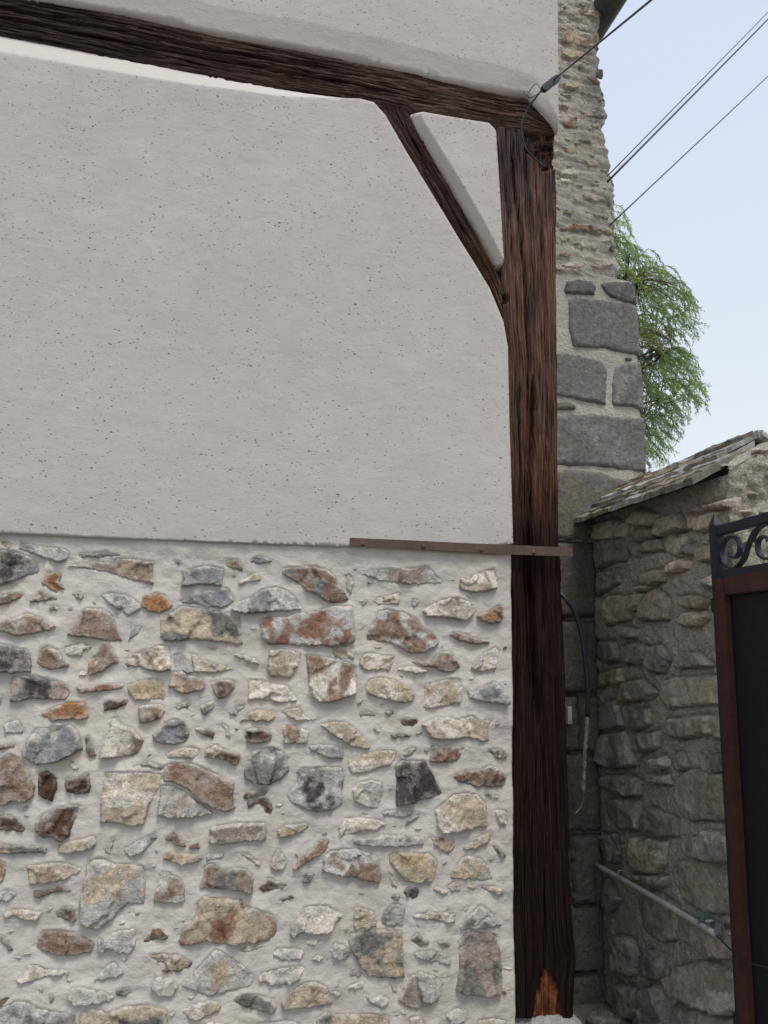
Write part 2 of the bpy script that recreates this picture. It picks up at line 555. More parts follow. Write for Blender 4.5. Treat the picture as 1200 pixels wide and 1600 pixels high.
PAL = {'g': (122, 124, 126), 'G': (104, 103, 99), 'k': (72, 66, 66), 't': (172, 158, 138), 'o': (148, 106, 72), 'y': (166, 148, 118),
       'b': (128, 106, 90), 'w': (202, 194, 180), 'r': (124, 92, 76), 'p': (146, 132, 124), 'd': (82, 60, 46), 'l': (174, 172, 166),
       'm': (116, 111, 96), 'q': (112, 110, 108), 'e': (128, 123, 111), 's': (140, 130, 112)}
GAIN = 1.25

def stone_mesh(name, Q, fr, code, step=0.0048, hgt=0.010, bury=0.010, seed=0, lean=0.0, smear=0.6, edge_slope=2.2, facet=1.0, back=0.0, scale_col=1.0, grow=0.0, wave=0.55, ground=None):
    """one stone: outline Q on a wall face, a hewn front of a few facets, an edge that runs back into the mortar"""
    r = np.random.RandomState(seed)
    if area2(Q) < 0: Q = Q[::-1]
    if grow:
        tg = np.roll(Q, -1, 0) - np.roll(Q, 1, 0); tg = tg / (np.linalg.norm(tg, axis=1)[:, None] + 1e-9)
        Q = Q + np.stack([tg[:, 1], -tg[:, 0]], 1) * grow
    holey = 'h' in code
    cc = [c for c in code if c in PAL] or ['t']
    if holey and len(cc) == 1: cc.append('d')
    A = abs(area2(Q)); size = math.sqrt(A)
    step = max(min(step, size / 7), size / 26)
    B = resample(Q, step, step * wave, seed)
    lo, hi = B.min(0), B.max(0)
    gx, gy = np.meshgrid(np.arange(lo[0], hi[0], step), np.arange(lo[1], hi[1], step * 0.87))
    gx[1::2] += step / 2
    P = np.stack([gx.ravel(), gy.ravel()], 1) + r.uniform(-0.22, 0.22, (gx.size, 2)) * step
    P = P[inside(P, B)]
    if len(P): P = P[poly_dist(P, B) > step * 0.55]
    V, Fc = fill(B, P)
    d = poly_dist(V, B)
    c = V.mean(0)
    X = (V - c) / size
    # facets
    h = np.full(len(V), 9.0)
    for k in range(r.randint(3, 6)):
        a = r.uniform(0, 2 * math.pi); g = r.uniform(0.12, 0.75) * facet
        off = r.uniform(0.0, 0.35)
        h = np.minimum(h, hgt * (1 + r.uniform(-0.1, 0.3)) - g * size * 0.16 * (X[:, 0] * math.cos(a) + X[:, 1] * math.sin(a) + off - 0.3))
    h += -lean * X[:, 1] * size * 0.12
    amp = 0.0032 if not holey else 0.0075
    sx, sy = V[:, 0], V[:, 1]
    h += fbm(sx * 28, sy * 28, seed, 4) * amp * min(1.0, size / 0.05 + 0.3)
    if holey:
        rid = 1 - np.abs(fbm(sx * 60, sy * 60, seed + 5, 3))
        h += (rid - 0.75) * 0.009
    h += fbm(sx * 110, sy * 110, seed + 9, 2) * 0.0011
    if facet > 0.6:                               # fracture faces: small planes that step against each other
        ns_ = r.randint(3, 5 + int(size / 0.02))
        S_ = lo + r.uniform(0, 1, (ns_, 2)) * (hi - lo)
        wq = V + np.stack([fbm(sx * 45, sy * 45, seed + 60, 2), fbm(sx * 45, sy * 45, seed + 61, 2)], 1) * 0.006
        dd = np.linalg.norm(wq[:, None, :] - S_[None], axis=2)
        k_ = np.argmin(dd, 1)
        ga = r.uniform(0, 2 * math.pi, ns_); gm = r.uniform(0.02, 0.22, ns_)
        h += (r.uniform(-0.0028, 0.0028, ns_)[k_] + gm[k_] * ((V[:, 0] - S_[k_, 0]) * np.cos(ga[k_]) + (V[:, 1] - S_[k_, 1]) * np.sin(ga[k_]))) * min(1.2, size / 0.05)
    h = np.maximum(h, 0.35 * hgt)
    wob = 1 + 0.7 * fbm(sx * 35, sy * 35, seed + 3, 2)
    yt = np.clip((sy - (lo[1] + hi[1]) / 2) / ((hi[1] - lo[1]) / 2 + 1e-6), -1, 1)
    h = np.minimum(h, -bury + d * edge_slope * wob * (1.25 - 0.75 * yt) + hgt * (0.45 - 0.3 * yt) * (d > 1e-5))
    h[d < 1e-5] = -bury
    if ground is not None: h = h + ground(V.mean(0)[None])[0] * 0.6 + ground(V) * 0.4
    # colours
    m = sstep(-0.2, 0.2, fbm(sx * 16 + seed, sy * 16, seed + 21, 4) + 0.25 * fbm(sx * 70, sy * 70, seed + 22, 3))
    c1 = srgb(PAL[cc[0]], GAIN); c2 = srgb(PAL[cc[-1]], GAIN)
    if len(cc) == 1: c2 = c1 * r.uniform(0.7, 1.3)
    C = c1 * (1 - m[:, None]) * r.uniform(0.9, 1.1) + c2 * m[:, None] * r.uniform(0.85, 1.1)
    if holey:
        pit = sstep(0.1, -0.5, fbm(sx * 60, sy * 60, seed + 5, 3))
        C = C * (1 - 0.3 * pit[:, None])
    if smear:
        wz = 0.5 + 0.5 * fbm(sx * 22, sy * 22, seed + 40, 3)
        f = (sstep(0.018, 0.0, d) * sstep(0.22, 0.6, wz) + 0.45 * sstep(0.6, 0.85, wz)) * smear * (0.75 + 0.35 * yt)
        f = np.clip(f, 0, 1)
        C = C * (1 - f[:, None]) + srgb((204, 199, 190)) * f[:, None]
    C = np.clip(C * scale_col, 0.005, 0.85)
    W = fr(V, h)
    faces = [f for f in Fc]
    if back:
        n0 = len(W)
        idx = [i for i in range(len(V)) if d[i] < 1e-5]
        # ring in order of B
        order = []
        for p in B:
            k = int(np.argmin(np.sum((V - p) ** 2, 1))); order.append(k)
        Wb = fr(V[order], np.full(len(order), -bury - back))
        W = np.vstack([W, Wb]); C = np.vstack([C, C[order]])
        n = len(order)
        for i in range(n):
            j = (i + 1) % n
            faces.append((order[j], order[i], n0 + i, n0 + j))
    cen = W.mean(0)
    return W, faces, C, cen

def put_stone(name, parent, Q, fr, code, mat, **kw):
    W, Fc, C, cen = stone_mesh(name, Q, fr, code, **kw)
    me = mesh(name, W - cen, Fc, True, C)
    return link(name, me, mat, parent, cen)

# ------------------------------------------------------------------ stone outlines, traced course by course (tile offset, tile scale)
TILES = {'A': (0, 830, 4.286), 'B': (270, 830, 4.286), 'C': (540, 830, 4.286), 'D': (0, 1080, 4.286), 'E': (270, 1080, 4.286),
         'F': (540, 1080, 4.286), 'G': (0, 1340, 4.286), 'H': (270, 1340, 4.286), 'I': (540, 1340, 4.286),
         'J': (860, 820, 3.529), 'K': (860, 1210, 3.529), 'L': (860, 640, 3.529), 'M': (740, 0, 4.0), 'N': (840, 280, 3.478)}
def tpx(tile, s):
    ox, oy, k = TILES[tile]
    return [(ox + x / k, oy + y / k) for x, y in parse(s)]

HOUSE_STONES = '''
A tb|0,55 40,55 75,75 95,110 60,120 0,105
A gk|-20,112 60,122 130,140 265,200 275,250 250,290 190,295 100,335 -20,375
A gl|140,60 200,85 330,110 430,115 475,145 460,185 405,215 340,195 200,145 120,125
A lg|520,150 640,140 700,138 820,150 810,165 650,180 520,180
A bt|430,235 500,225 590,225 600,200 680,205 760,215 770,185 860,180 1030,200 1028,368 980,345 870,325 780,295 680,265 560,248
A o|320,275 410,270 415,295 400,330 410,360 435,385 375,413 330,390 275,350
A hb|-15,430 60,415 150,415 172,430 120,455 60,485 -15,500
A ht|195,455 250,430 260,395 300,400 320,425 385,440 380,465 300,470 240,480 205,475
A ht|470,415 540,405 560,430 545,465 500,440
A ht|320,515 360,495 400,510 390,525 340,530
A l|455,515 485,500 487,532 455,530
A lb|660,430 720,412 830,420 890,445 945,490 945,520 900,555 865,570 800,530 720,475
A o|950,430 1010,435 1050,408 1110,430 1160,490 1140,520 1075,550 1000,540 950,515
A bt|-15,610 80,590 180,545 240,560 320,600 388,640 330,665 200,690 120,705 50,680 -15,672
A bp|560,515 680,515 740,545 770,600 790,660 820,735 740,742 620,715 520,705 445,695 470,650 530,590
A gl|875,600 900,635 960,625 930,680 850,748 870,680
A kg|-20,755 60,755 110,780 180,790 205,830 215,880 212,945 120,950 -20,945
A tb|265,785 320,765 385,790 420,850 440,885 485,895 400,920 330,930 265,905 250,870
A tw|425,790 480,760 560,750 620,775 600,790 560,800 550,835 490,840 440,830
A bt|690,752 735,750 765,805 805,900 760,890 690,940 600,968 590,915 600,870 650,805
A w|525,965 545,930 580,945 580,970
A bw|870,825 960,800 1060,765 1120,760 1145,800 1150,930 1080,945 1010,940 930,905 860,912 830,890
A pk|75,965 210,960 300,985 400,1000 460,1040 470,1090 440,1135 320,1120 200,1125 70,1148
A rb|508,1040 560,1045 640,1035 720,1020 830,1018 835,1045 760,1065 650,1075 520,1085
A yt|845,1030 930,1000 1020,980 1080,985 1110,1030 1110,1130 1000,1128 900,1128 855,1075
B k|5,200 45,188 50,228 28,215
B tb|340,215 360,185 435,182 450,210 470,245 470,272 400,250 340,235
B gl|505,210 545,170 600,165 640,185 690,200 640,215 560,222
B gg|65,260 180,235 260,232 345,255 340,300 332,375 270,365 180,355 48,375 70,330
B tw|435,345 460,325 500,310 535,275 570,285 605,330 545,335 490,345 445,375
B gg|15,470 100,425 200,395 290,388 375,378 390,420 412,470 380,495 330,520 230,510 100,485
B lg|375,530 430,480 540,430 600,385 690,370 760,395 820,440 870,530 760,535 680,535 560,550 450,550
B bg|720,250 790,240 860,235 960,235 1040,260 1095,310 1130,390 1185,460 1140,470 1090,480 1020,470 960,425 890,395 820,340 740,290
B lw|1150,290 1190,285 1215,345 1195,420 1165,400
B tG|-85,600 -70,580 0,530 60,500 150,505 300,530 455,558 460,640 472,760 420,765 330,740 240,735 130,730 20,735 -50,738 -85,710
B rl|575,590 640,565 740,570 860,545 960,530 1060,500 1130,495 1200,500 1215,600 1220,740 1150,765 1080,775 900,775 820,765 640,765 600,720 580,640
B wl|5,815 60,820 110,880 140,940 110,960 60,935 0,930
B wt|120,810 160,830 180,860 280,880 350,905 430,925 330,940 230,955 150,940 130,890
B lg|400,815 480,830 550,850 590,895 520,880 405,835
B wt|640,800 700,785 780,790 870,820 850,870 810,940 790,980 720,975 645,970 635,880
B tw|1065,800 1120,770 1200,765 1218,800 1215,860 1140,860 1080,840
B wb|880,820 960,830 1060,845 1130,860 1215,890 1235,960 1230,1090 1150,1115 1060,1140 970,1148 930,1110 910,1030 900,930
B tb|0,935 60,930 130,965 200,985 230,1030 200,1060 100,1085 40,1085 5,1050 -30,1040
B d|245,1010 300,998 410,995 425,1050 380,1080 350,1115 300,1122 280,1090
B wt|500,995 580,990 640,1010 760,1030 800,1080 850,1140 720,1145 620,1130 500,1130
C lp|60,290 160,262 300,250 430,250 540,228 590,270 660,355 560,352 430,358 310,345 220,330 130,300
C wt|765,310 830,330 850,290 920,270 990,250 1010,320 1010,385 940,405 860,412 800,405 755,385
C tw|175,475 220,440 290,430 365,405 365,488 300,492 220,492
C lg|440,465 465,450 500,470 460,505 445,500
C wp|505,535 560,500 640,460 740,440 820,470 870,530 840,570 800,605 720,590 640,575 540,570
C bo|865,560 930,545 990,510 1020,490 1050,510 1052,580 1030,615 960,620 900,600
C lb|215,540 270,520 380,540 460,570 520,640 590,690 638,750 590,780 520,815 440,820 380,790 300,755 220,740 128,725 150,660 190,610
C pb|675,690 730,668 800,685 880,720 980,740 950,758 860,755 760,735
C wt|90,860 130,820 190,815 240,830 330,835 320,870 300,935 200,930 130,930 85,895
C pb|430,870 480,855 560,890 590,840 640,805 700,800 740,860 770,910 720,945 640,940 580,910 500,905
C w|320,930 430,900 520,915 560,935 500,955 400,940
C lw|830,920 900,830 960,800 1010,770 1025,800 1005,920 930,938 850,935
C wt|120,1060 160,985 230,975 340,1000 430,1050 465,1090 455,1140 380,1150 250,1125 150,1090
C tw|525,1030 580,1015 700,980 760,985 785,1040 770,1150 650,1175 560,1190 520,1180
C lg|790,1040 840,1080 920,1040 990,1000 1040,1040 1090,1130 1085,1160 1000,1150 880,1140 820,1110
D k|-15,20 18,30 5,80 -15,85
D o|280,150 320,120 400,90 470,70 570,70 585,110 605,180 540,190 420,190 350,200 290,175
D hk|685,85 720,60 790,70 870,50 850,85 770,125 700,135
D ht|920,110 960,90 1080,85 1110,130 1075,180 1000,210 935,210 925,160
D lt|30,220 70,200 120,190 150,220 160,285 90,288 35,280
D d|-15,365 40,355 110,335 115,375 50,380 -15,392
D lg|245,240 330,240 480,220 530,280 560,390 480,425 380,470 250,490 190,455 135,425 180,340
D d|570,310 595,285 615,340 645,435 600,440 580,380
D wb|750,180 790,165 815,220 900,250 965,330 940,390 920,425 800,445 665,450 680,360 730,280
D gG|1020,290 1080,250 1100,200 1180,180 1240,210 1270,280 1260,330 1180,355 1090,350 1030,325
D wt|1100,420 1160,390 1240,370 1330,380 1340,420 1300,450 1200,450 1120,440
D pb|-15,470 70,415 130,440 190,500 200,570 240,640 230,700 180,740 80,735 30,765 -15,760
D ht|250,540 320,520 385,570 390,640 365,680 350,740 290,715 258,690
D hd|430,620 440,575 520,580 560,550 640,520 600,560 615,640 600,680 520,685 450,670
D wt|700,535 850,535 960,540 1100,550 1075,640 1000,760 960,890 900,898 770,880 670,880 680,680
D hw|860,512 930,478 1000,470 1110,500 1090,530 1000,505 930,500
D hd|-15,830 50,820 100,840 150,890 185,920 150,950 80,935 -15,925
D hd|230,880 290,820 380,775 460,760 545,750 510,850 470,930 470,970 400,1010 350,975 280,985 240,940
D tG|-15,1020 100,1025 240,1035 320,1045 315,1085 200,1080 80,1090 -15,1085
D tg|375,1060 410,1010 500,995 600,970 640,970 645,1030 590,1060 480,1080 390,1080
D ht|690,1050 730,1030 745,980 775,970 760,1030 730,1095 700,1080
D lg|820,1060 900,1010 1040,940 1055,985 970,1060 890,1110 850,1100
D db|1095,990 1160,940 1200,975 1255,1045 1335,1000 1340,1060 1320,1055 1250,1048 1180,1025
E tb|0,1070 90,1085 180,1085 200,1110 170,1140 60,1160 -60,1125 -70,1105
E l|215,1080 345,1078 350,1105 320,1125 220,1130
E lh|10,95 60,75 120,45 130,90 90,120 30,120
E ht|180,95 240,70 290,60 285,110 240,135 215,165 190,130
E lh|360,150 410,135 440,90 490,80 490,110 440,140 420,165
E bt|440,200 510,145 560,122 680,125 685,160 670,200 570,200
E tw|720,135 780,115 860,95 870,150 900,175 1030,180 980,190 830,195 760,165
E bw|735,230 800,225 910,260 905,348 820,350 740,348
E tw|980,220 1060,200 1160,200 1240,265 1290,330 1335,380 1290,385 1190,365 1110,315 1050,280
E hl|130,250 170,240 240,260 285,280 275,318 200,290 160,265
E hl|305,205 380,235 380,265 385,320 360,300 345,260
E hw|470,300 490,260 560,238 640,260 670,285 660,335 560,345 490,340
E ht|205,430 215,390 290,350 330,380 400,405 455,420 450,460 415,500 370,465 300,440 240,455
E lG|520,400 580,380 680,375 760,420 780,530 720,590 640,630 540,615 480,585 475,540 500,460
E lg|895,365 960,355 1060,360 1145,365 1145,455 1060,450 980,420 920,400
E bp|-60,500 0,475 130,480 240,520 330,570 412,600 405,700 415,790 370,808 250,775 180,720 90,650 10,610 -70,600
E lp|-90,620 0,625 80,660 170,735 240,785 290,815 150,840 0,850 -75,845 -105,820 -90,740
E hd|465,705 500,670 640,640 640,680 560,705 490,725
E hd|490,740 580,715 640,720 675,790 650,830 605,825 610,770 560,755 500,790
E kl|750,700 820,620 840,560 820,545 870,510 990,505 1130,500 1155,570 1130,680 1140,750 1080,795 960,808 870,790 790,745
E lp|250,905 330,890 490,875 620,872 632,990 520,1000 400,1010 310,1020 245,1010
E lt|690,935 760,890 890,880 920,905 850,945 760,975 710,970
E bt|860,1110 930,1050 990,990 1050,995 1040,1050 980,1100 900,1140 820,1195 790,1190
E tw|415,1068 470,1075 530,1105 600,1150 580,1180 520,1140
E tl|665,1110 710,1045 750,1110 770,1150 740,1190 680,1205 645,1170
F kG|80,150 150,135 215,155 200,168 100,168
F k|245,140 320,128 325,150 285,158
F hd|355,195 400,180 480,185 495,205 460,238 380,230
F w|185,250 200,225 240,235 235,270 200,275
F hG|290,290 340,275 450,292 430,305 320,312
F wt|500,220 600,180 680,170 740,190 850,160 900,200 1010,175 960,230 950,280 970,330 910,335 820,315 720,320 570,315 540,270
F ht|370,420 410,385 470,375 480,395 430,425 390,435
F yw|10,455 100,420 200,400 330,390 345,410 310,490 230,510 120,545 40,550 15,510
F hr|565,370 640,358 760,365 830,370 770,390 775,430 740,460 650,480 550,475 570,430
F hw|920,400 980,380 1060,395 1085,430 1060,450 1015,455 980,420
F k|325,500 380,455 530,460 570,530 620,620 650,680 560,715 450,745 345,770 335,700 340,600
F hb|710,560 790,530 880,525 960,495 1010,505 1040,550 1075,580 1050,635 880,640 800,620 740,600
F lw|40,650 80,610 160,590 240,600 255,680 215,785 150,780 60,740
F tw|595,790 720,690 800,675 880,685 940,750 945,900 800,930 640,950 610,900
F lw|220,810 300,795 455,795 445,830 360,845 260,830
F G|390,910 410,870 470,830 525,815 500,845 430,880
F tw|0,850 80,845 150,850 230,865 285,885 200,930 100,940 10,960 -40,970 -60,900 -30,890
F l|985,790 1060,790 1090,830 1080,885 1030,900
F lG|25,995 100,985 190,980 240,960 380,965 530,980 525,1030 360,1040 200,1035 70,1030
F tb|550,960 600,980 650,975 735,1000 735,1050 690,1100 620,1060 580,1010
F lt|785,1050 850,990 980,930 970,990 880,1050 800,1065
F hl|960,1030 1000,1020 1060,1080 1080,1110 1030,1100
F bl|-155,1115 -100,1060 -20,1052 80,1052 200,1095 240,1200 230,1280 140,1270 50,1245 -60,1225 -155,1205
F yt|285,1090 360,1075 560,1080 620,1150 600,1210 580,1270 520,1290 390,1275 340,1195 290,1150
I lt|700,110 760,30 800,-20 900,0 960,60 985,150 900,155 820,140 730,145 695,130
G bt|-15,0 40,30 45,90 20,170 -15,170
G tb|175,55 300,35 430,20 545,75 540,95 420,150 300,170 200,175
G bd|220,215 300,215 370,205 380,178 410,178 490,225 380,235 260,268 230,260
G lw|-15,240 50,205 125,245 60,295 -15,290
G tl|575,60 600,20 680,0 770,40 960,50 975,130 975,310 860,310 800,350 760,400 660,470 590,470 540,440 530,300 550,220
G hd|360,375 430,325 510,335 500,380 530,430 470,430 390,405
G tw|10,375 90,345 180,345 285,365 245,428 170,425 100,395 30,415
G pb|230,600 280,490 380,480 520,500 640,570 610,635 480,655 380,650 300,630
G l|655,560 680,530 800,480 910,460 910,580 890,630 800,635 720,600 690,635 660,625
G hr|945,560 1000,520 1020,475 1070,475 1110,520 1160,540 1100,548 1040,545 970,575
G lb|1030,240 1075,100 1110,90 1200,130 1245,200 1235,290 1180,300 1030,295
G ht|985,650 1040,635 1200,650 1280,690 1300,710 1260,740 1180,760 1070,765 1120,720 1050,690
G lw|1000,850 1050,795 1150,800 1200,860 1150,930 1060,925
G tw|110,820 160,780 190,720 260,710 300,745 430,750 520,770 440,778 340,790 260,810 150,840
G lt|620,820 680,760 740,700 770,690 840,780 780,800 700,815
G l|440,930 480,870 560,865 700,890 770,930 740,960 640,975 500,985
G G|770,900 800,865 870,865 890,900 840,925 790,928
G d|-15,960 50,925 80,935 30,980 -15,1005
G d|330,910 360,905 370,940 345,975
G lG|-15,1010 100,960 180,955 280,1010 400,1030 510,1050 510,1300 260,1330 -15,1300
G tG|530,1040 620,1000 720,1030 850,985 1000,980 1120,1010 1130,1240 900,1280 540,1250
G hk|-15,510 30,520 60,580 100,620 60,625 20,580 -15,550
H bG|210,60 260,25 340,80 440,60 510,85 545,140 535,240 440,215 300,205 180,200 200,130
H hd|565,205 620,170 640,125 690,150 740,150 780,185 700,210 600,225
H hk|870,165 880,110 930,100 965,85 930,140 910,165
H hk|680,285 730,270 790,255 830,268 780,278 740,288
H rt|35,560 60,480 150,400 160,300 210,255 320,265 450,265 510,320 570,345 660,360 715,450 680,520 640,560 560,575 420,575 320,580 240,560 140,580 60,590
H tw|420,610 500,585 630,580 560,620 480,640
H wl|780,530 800,430 870,370 880,320 1030,310 1135,385 1080,430 1065,490 960,505 860,490 810,530
H w|870,560 930,530 1000,545 940,590
H wl|665,640 700,600 870,605 880,640 860,675 730,690
H w|920,680 970,650 1020,670 980,690
H lG|1050,620 1080,570 1150,580 1200,620 1170,660 1110,690 1070,670
H lt|45,855 150,760 290,605 400,660 470,720 555,800 520,860 400,890 240,920 190,915 120,880
H lw|565,815 600,770 720,730 860,715 890,740 850,810 770,845 680,848
H G|400,960 460,915 560,905 680,940 700,1000 650,1040 560,1010 480,1000
H tb|720,960 760,910 870,830 960,825 1040,870 1070,970 1000,995 880,1000 740,1005
H w|1050,900 1080,890 1135,915 1100,930
H wt|50,1025 130,990 240,950 330,960 320,1020 240,1050 150,1080 90,1060
H tG|960,1070 1020,1030 1120,1050 1240,1050 1350,1040 1450,1040 1470,1180 1300,1240 960,1220
H w|160,1110 260,1095 380,1110 400,1200 160,1210
H l|560,1105 780,1085 860,1110 870,1220 560,1210
I lt|280,100 300,95 330,150 350,200 320,200 295,150
I hk|295,265 330,240 375,262 340,278
I hk|380,230 420,195 480,195 500,240 450,280 400,255
I tw|565,210 610,190 700,235 660,245
I lt|660,195 720,165 775,170 770,215 710,230
I wt|875,190 930,180 1040,205 1060,250 1030,260 940,220
I bt|50,330 100,325 180,355 210,410 205,465 120,475 48,480
I lG|235,440 250,370 320,305 400,320 395,380 390,450 300,455
I hw|430,400 470,375 560,360 650,365 740,375 735,425 660,430 580,420 500,405
I lG|755,475 820,390 900,310 960,350 1045,455 960,462 860,475
I tG|10,550 30,500 100,490 240,475 375,490 380,600 385,720 395,790 320,800 150,795 100,740 60,650 20,600
I G|20,785 50,755 120,775 100,802
I hk|430,540 480,500 520,545 580,555 500,590 450,570
I hk|600,560 660,545 710,580 680,600
I l|440,640 500,615 580,615 680,650 715,690 700,715 600,700 500,675
I hl|610,800 670,775 715,780 670,820
I Gp|755,560 800,500 870,485 1000,500 1030,590 1040,720 1050,830 1035,910 920,925 790,910 735,885 760,740
I lp|345,950 380,870 400,800 500,755 600,790 655,830 630,920 560,975 480,1010 400,990
I lt|285,825 330,860 350,905 320,890
I lt|120,905 160,920 170,945 230,910 290,940 280,980 230,1005 170,985
I w|0,870 60,840 130,825 120,870 60,882
I l|670,1060 740,1000 820,1020 800,1100 700,1110
I lt|420,1060 500,1050 540,1110 520,1180 420,1180
I lt|890,1082 1000,1078 1080,1082 1070,1200 880,1200
'''

BOUND_STONES = '''
J eG|230,90 330,70 430,60 445,130 400,195 330,200 250,240 220,180
J eG|200,275 330,250 390,240 370,320 250,385 200,340
J se|275,460 310,390 440,390 425,520 310,550 280,510
J s|445,440 465,370 510,380 500,440 480,475 440,470
J sp|475,520 540,360 580,345 650,420 640,520 560,520
J s|500,285 540,250 625,250 620,310 560,330 510,325
J s|440,350 500,330 560,338 480,365
J se|480,150 520,80 600,75 610,140 540,145
J sG|610,75 650,45 740,45 745,110 700,175 640,150
J tp|640,220 690,190 760,200 750,240 640,265
J G|745,110 785,100 788,160 735,160
J se|800,130 890,100 905,200 820,200
J sm|690,525 740,480 830,470 870,510 800,555 720,550
J e|830,330 905,260 930,340 850,345
J Ge|240,640 350,640 385,740 300,760 240,720
J me|388,665 450,645 528,670 520,740 470,770 390,755
J eG|532,670 600,660 655,740 610,815 535,800 528,745
J se|690,775 790,690 860,755 930,770 700,790
J e|220,820 310,800 330,860 260,900
J s|338,800 400,780 390,860 350,895
J se|385,980 400,870 500,840 590,930 540,960 480,965
J me|600,870 660,840 900,830 960,900 955,985 820,990 640,1005 600,950
J G|230,1010 340,960 395,1110 330,1120 235,1120
J Gm|420,1080 450,1020 530,1010 550,1095 470,1135 425,1120
J me|625,1080 800,1050 960,1045 970,1185 860,1150 720,1180 640,1150
J Ge|225,1150 400,1135 460,1330 330,1340 240,1300
J e|470,1260 500,1160 590,1130 600,1225 520,1250
J m|670,1260 730,1240 750,1340 700,1360 670,1310
J eG|800,1260 975,1245 985,1360 860,1370 820,1320
J k|540,45 600,20 620,45 560,68
J G|430,80 480,110 470,180 445,150
J s|690,395 790,385 870,420 830,460 720,450
J e|400,560 480,580 470,620 390,620
J e|560,1290 630,1270 650,1330 580,1350
K eG|290,10 400,-5 500,40 480,110 420,118 350,80 290,60
K e|530,0 640,0 665,60 550,40
K me|690,20 780,-30 985,0 1000,260 880,250 770,250 700,150
K Gm|300,130 420,124 490,150 485,305 380,290 320,220
K em|492,240 530,170 690,240 690,340 600,340 500,310
K eG|770,390 850,310 1000,320 1020,490 900,480 790,450
K G|280,330 360,320 395,430 370,490 310,460
K se|400,400 470,340 630,370 620,500 560,550 480,520 410,470
K me|660,530 700,480 840,462 960,540 975,770 850,760 720,690
K m|420,545 530,555 640,560 630,620 540,605
K em|480,700 560,640 690,720 690,910 600,915 510,850
K em|710,780 840,830 1040,860 1060,1010 900,1010 790,940 720,900
K eG|345,880 440,900 490,1000 460,1110 360,1080
K eG|500,1000 540,960 600,990 610,1130 510,1120
K me|660,1130 720,1060 860,1020 1030,1090 1080,1300 960,1330 800,1270 690,1220
K G|300,560 380,690 320,760 270,700
K eG|500,1190 570,1150 650,1270 640,1400 520,1400
K Ge|350,1150 460,1160 450,1330 380,1376 350,1300
K e|990,540 1040,560 1050,740 990,720
K Ge|680,1260 790,1300 800,1400 690,1400
K eG|830,1310 1000,1350 1010,1420 830,1420
L se|420,620 470,540 590,580 580,630 500,640
L se|580,690 610,600 700,560 720,620 755,650 620,700
L tp|735,560 860,525 960,490 1012,478 1000,535 820,555 740,572
L s|770,590 860,565 920,560 900,650 820,670 770,640
L e|190,640 330,600 410,620 400,700 250,720
L s|430,660 520,650 560,700 480,730
'''

PIER_RUBBLE = '''
M bt|640,60 760,70 790,100 770,125 680,100 620,90
M tb|545,30 565,50 555,85 530,80
M lt|545,140 680,160 760,150 775,205 690,195 600,175
M bt|545,210 640,195 700,215 775,225 780,290 700,310 620,285 545,270
M t|550,300 600,320 700,330 690,360 600,380 545,350
M tG|640,400 720,395 700,440 650,430
M kG|765,435 808,430 806,485 770,480
M tb|660,470 760,490 790,520 785,550 720,510
M to|550,520 660,525 660,560 580,560
M t|690,585 760,590 780,605 740,612
M Gt|775,600 812,605 806,630 780,640
M y|545,640 595,650 590,680 550,670
M tG|650,690 760,700 800,660 822,690 815,740 780,745 700,730
M tb|550,760 620,730 680,760 650,800 560,800
M t|720,780 780,770 790,800 740,808
M tG|640,880 720,870 780,890 730,908
M oy|560,940 610,930 630,965 580,970
M w|530,1070 600,1060 680,1080 640,1110 540,1095
M w|530,1120 600,1125 610,1145 540,1150
M t|660,1000 760,1010 800,1040 720,1045
N t|230,80 330,95 380,110 320,130 250,105
N G|380,92 408,97 405,140 385,148
N ob|120,262 200,240 300,250 400,272 408,305 330,290 220,280 120,280
N tb|280,180 390,200 380,225 300,207
N y|110,320 170,310 180,340 120,345
N t|340,332 370,320 400,340 350,348
N k|385,370 412,362 416,390 395,400
N o|110,400 150,390 185,415 150,430 115,420
N tw|135,465 200,445 260,460 230,490 140,485
N tw|280,465 330,445 425,467 340,492
N w|225,335 243,338 250,385 235,382
N t|120,180 190,165 240,185 180,200
N t|130,20 180,10 200,25 150,35
'''
PIER_QUOINS = '''
N q|150,600 165,555 220,545 300,555 320,585 310,625 200,620 155,615
N q|345,570 380,557 500,560 530,580 535,675 470,665 400,640 370,610
N q|175,650 210,640 380,660 540,685 550,820 557,955 480,945 350,915 190,910 175,820
N qG|30,945 200,945 280,970 360,990 380,1040 370,1225 250,1205 150,1180 30,1165
N q|410,1110 430,1020 470,1000 560,990 575,1120 578,1260 520,1235 410,1230
N G|100,1215 160,1205 215,1230 205,1250 100,1250
N qG|20,1280 300,1280 480,1290 580,1300 590,1440 592,1590 480,1580 380,1560 20,1550
N q|475,970 510,965 515,980 480,985
N qm|20,1580 150,1575 340,1590 420,1620 600,1630 600,1950 300,1960 20,1960
'''

# ------------------------------------------------------------------ ground
me = mesh('ground', [(-400, -400, 0), (400, -400, 0), (400, 400, 0), (-400, 400, 0)], [(0, 1, 2, 3)], False)
ground = link('ground', me, M_GROUND, None, (0, 0, GZ))
tag(ground, kind='structure')

# ================================================================== THE HOUSE
house = empty('timber_framed_house', (0.3, Y0, GZ), 'timber framed house corner with pale plaster above a rubble stone base', 'house')
XC = on_y(874, 200, Y0)[0]              # the house corner
XL = -2.6                               # how far the front is built to the left
ZT = 5.2

# body behind the faces
body = link('wall_core', box_mesh('wall_core', (XL, Y0 + 0.06, GZ), (XC - 0.02, Y0 + 4.0, ZT), 0, (0, Y0 + 2, 2)), M_PLASTER_SMOOTH, house, (0, Y0 + 2, 2))

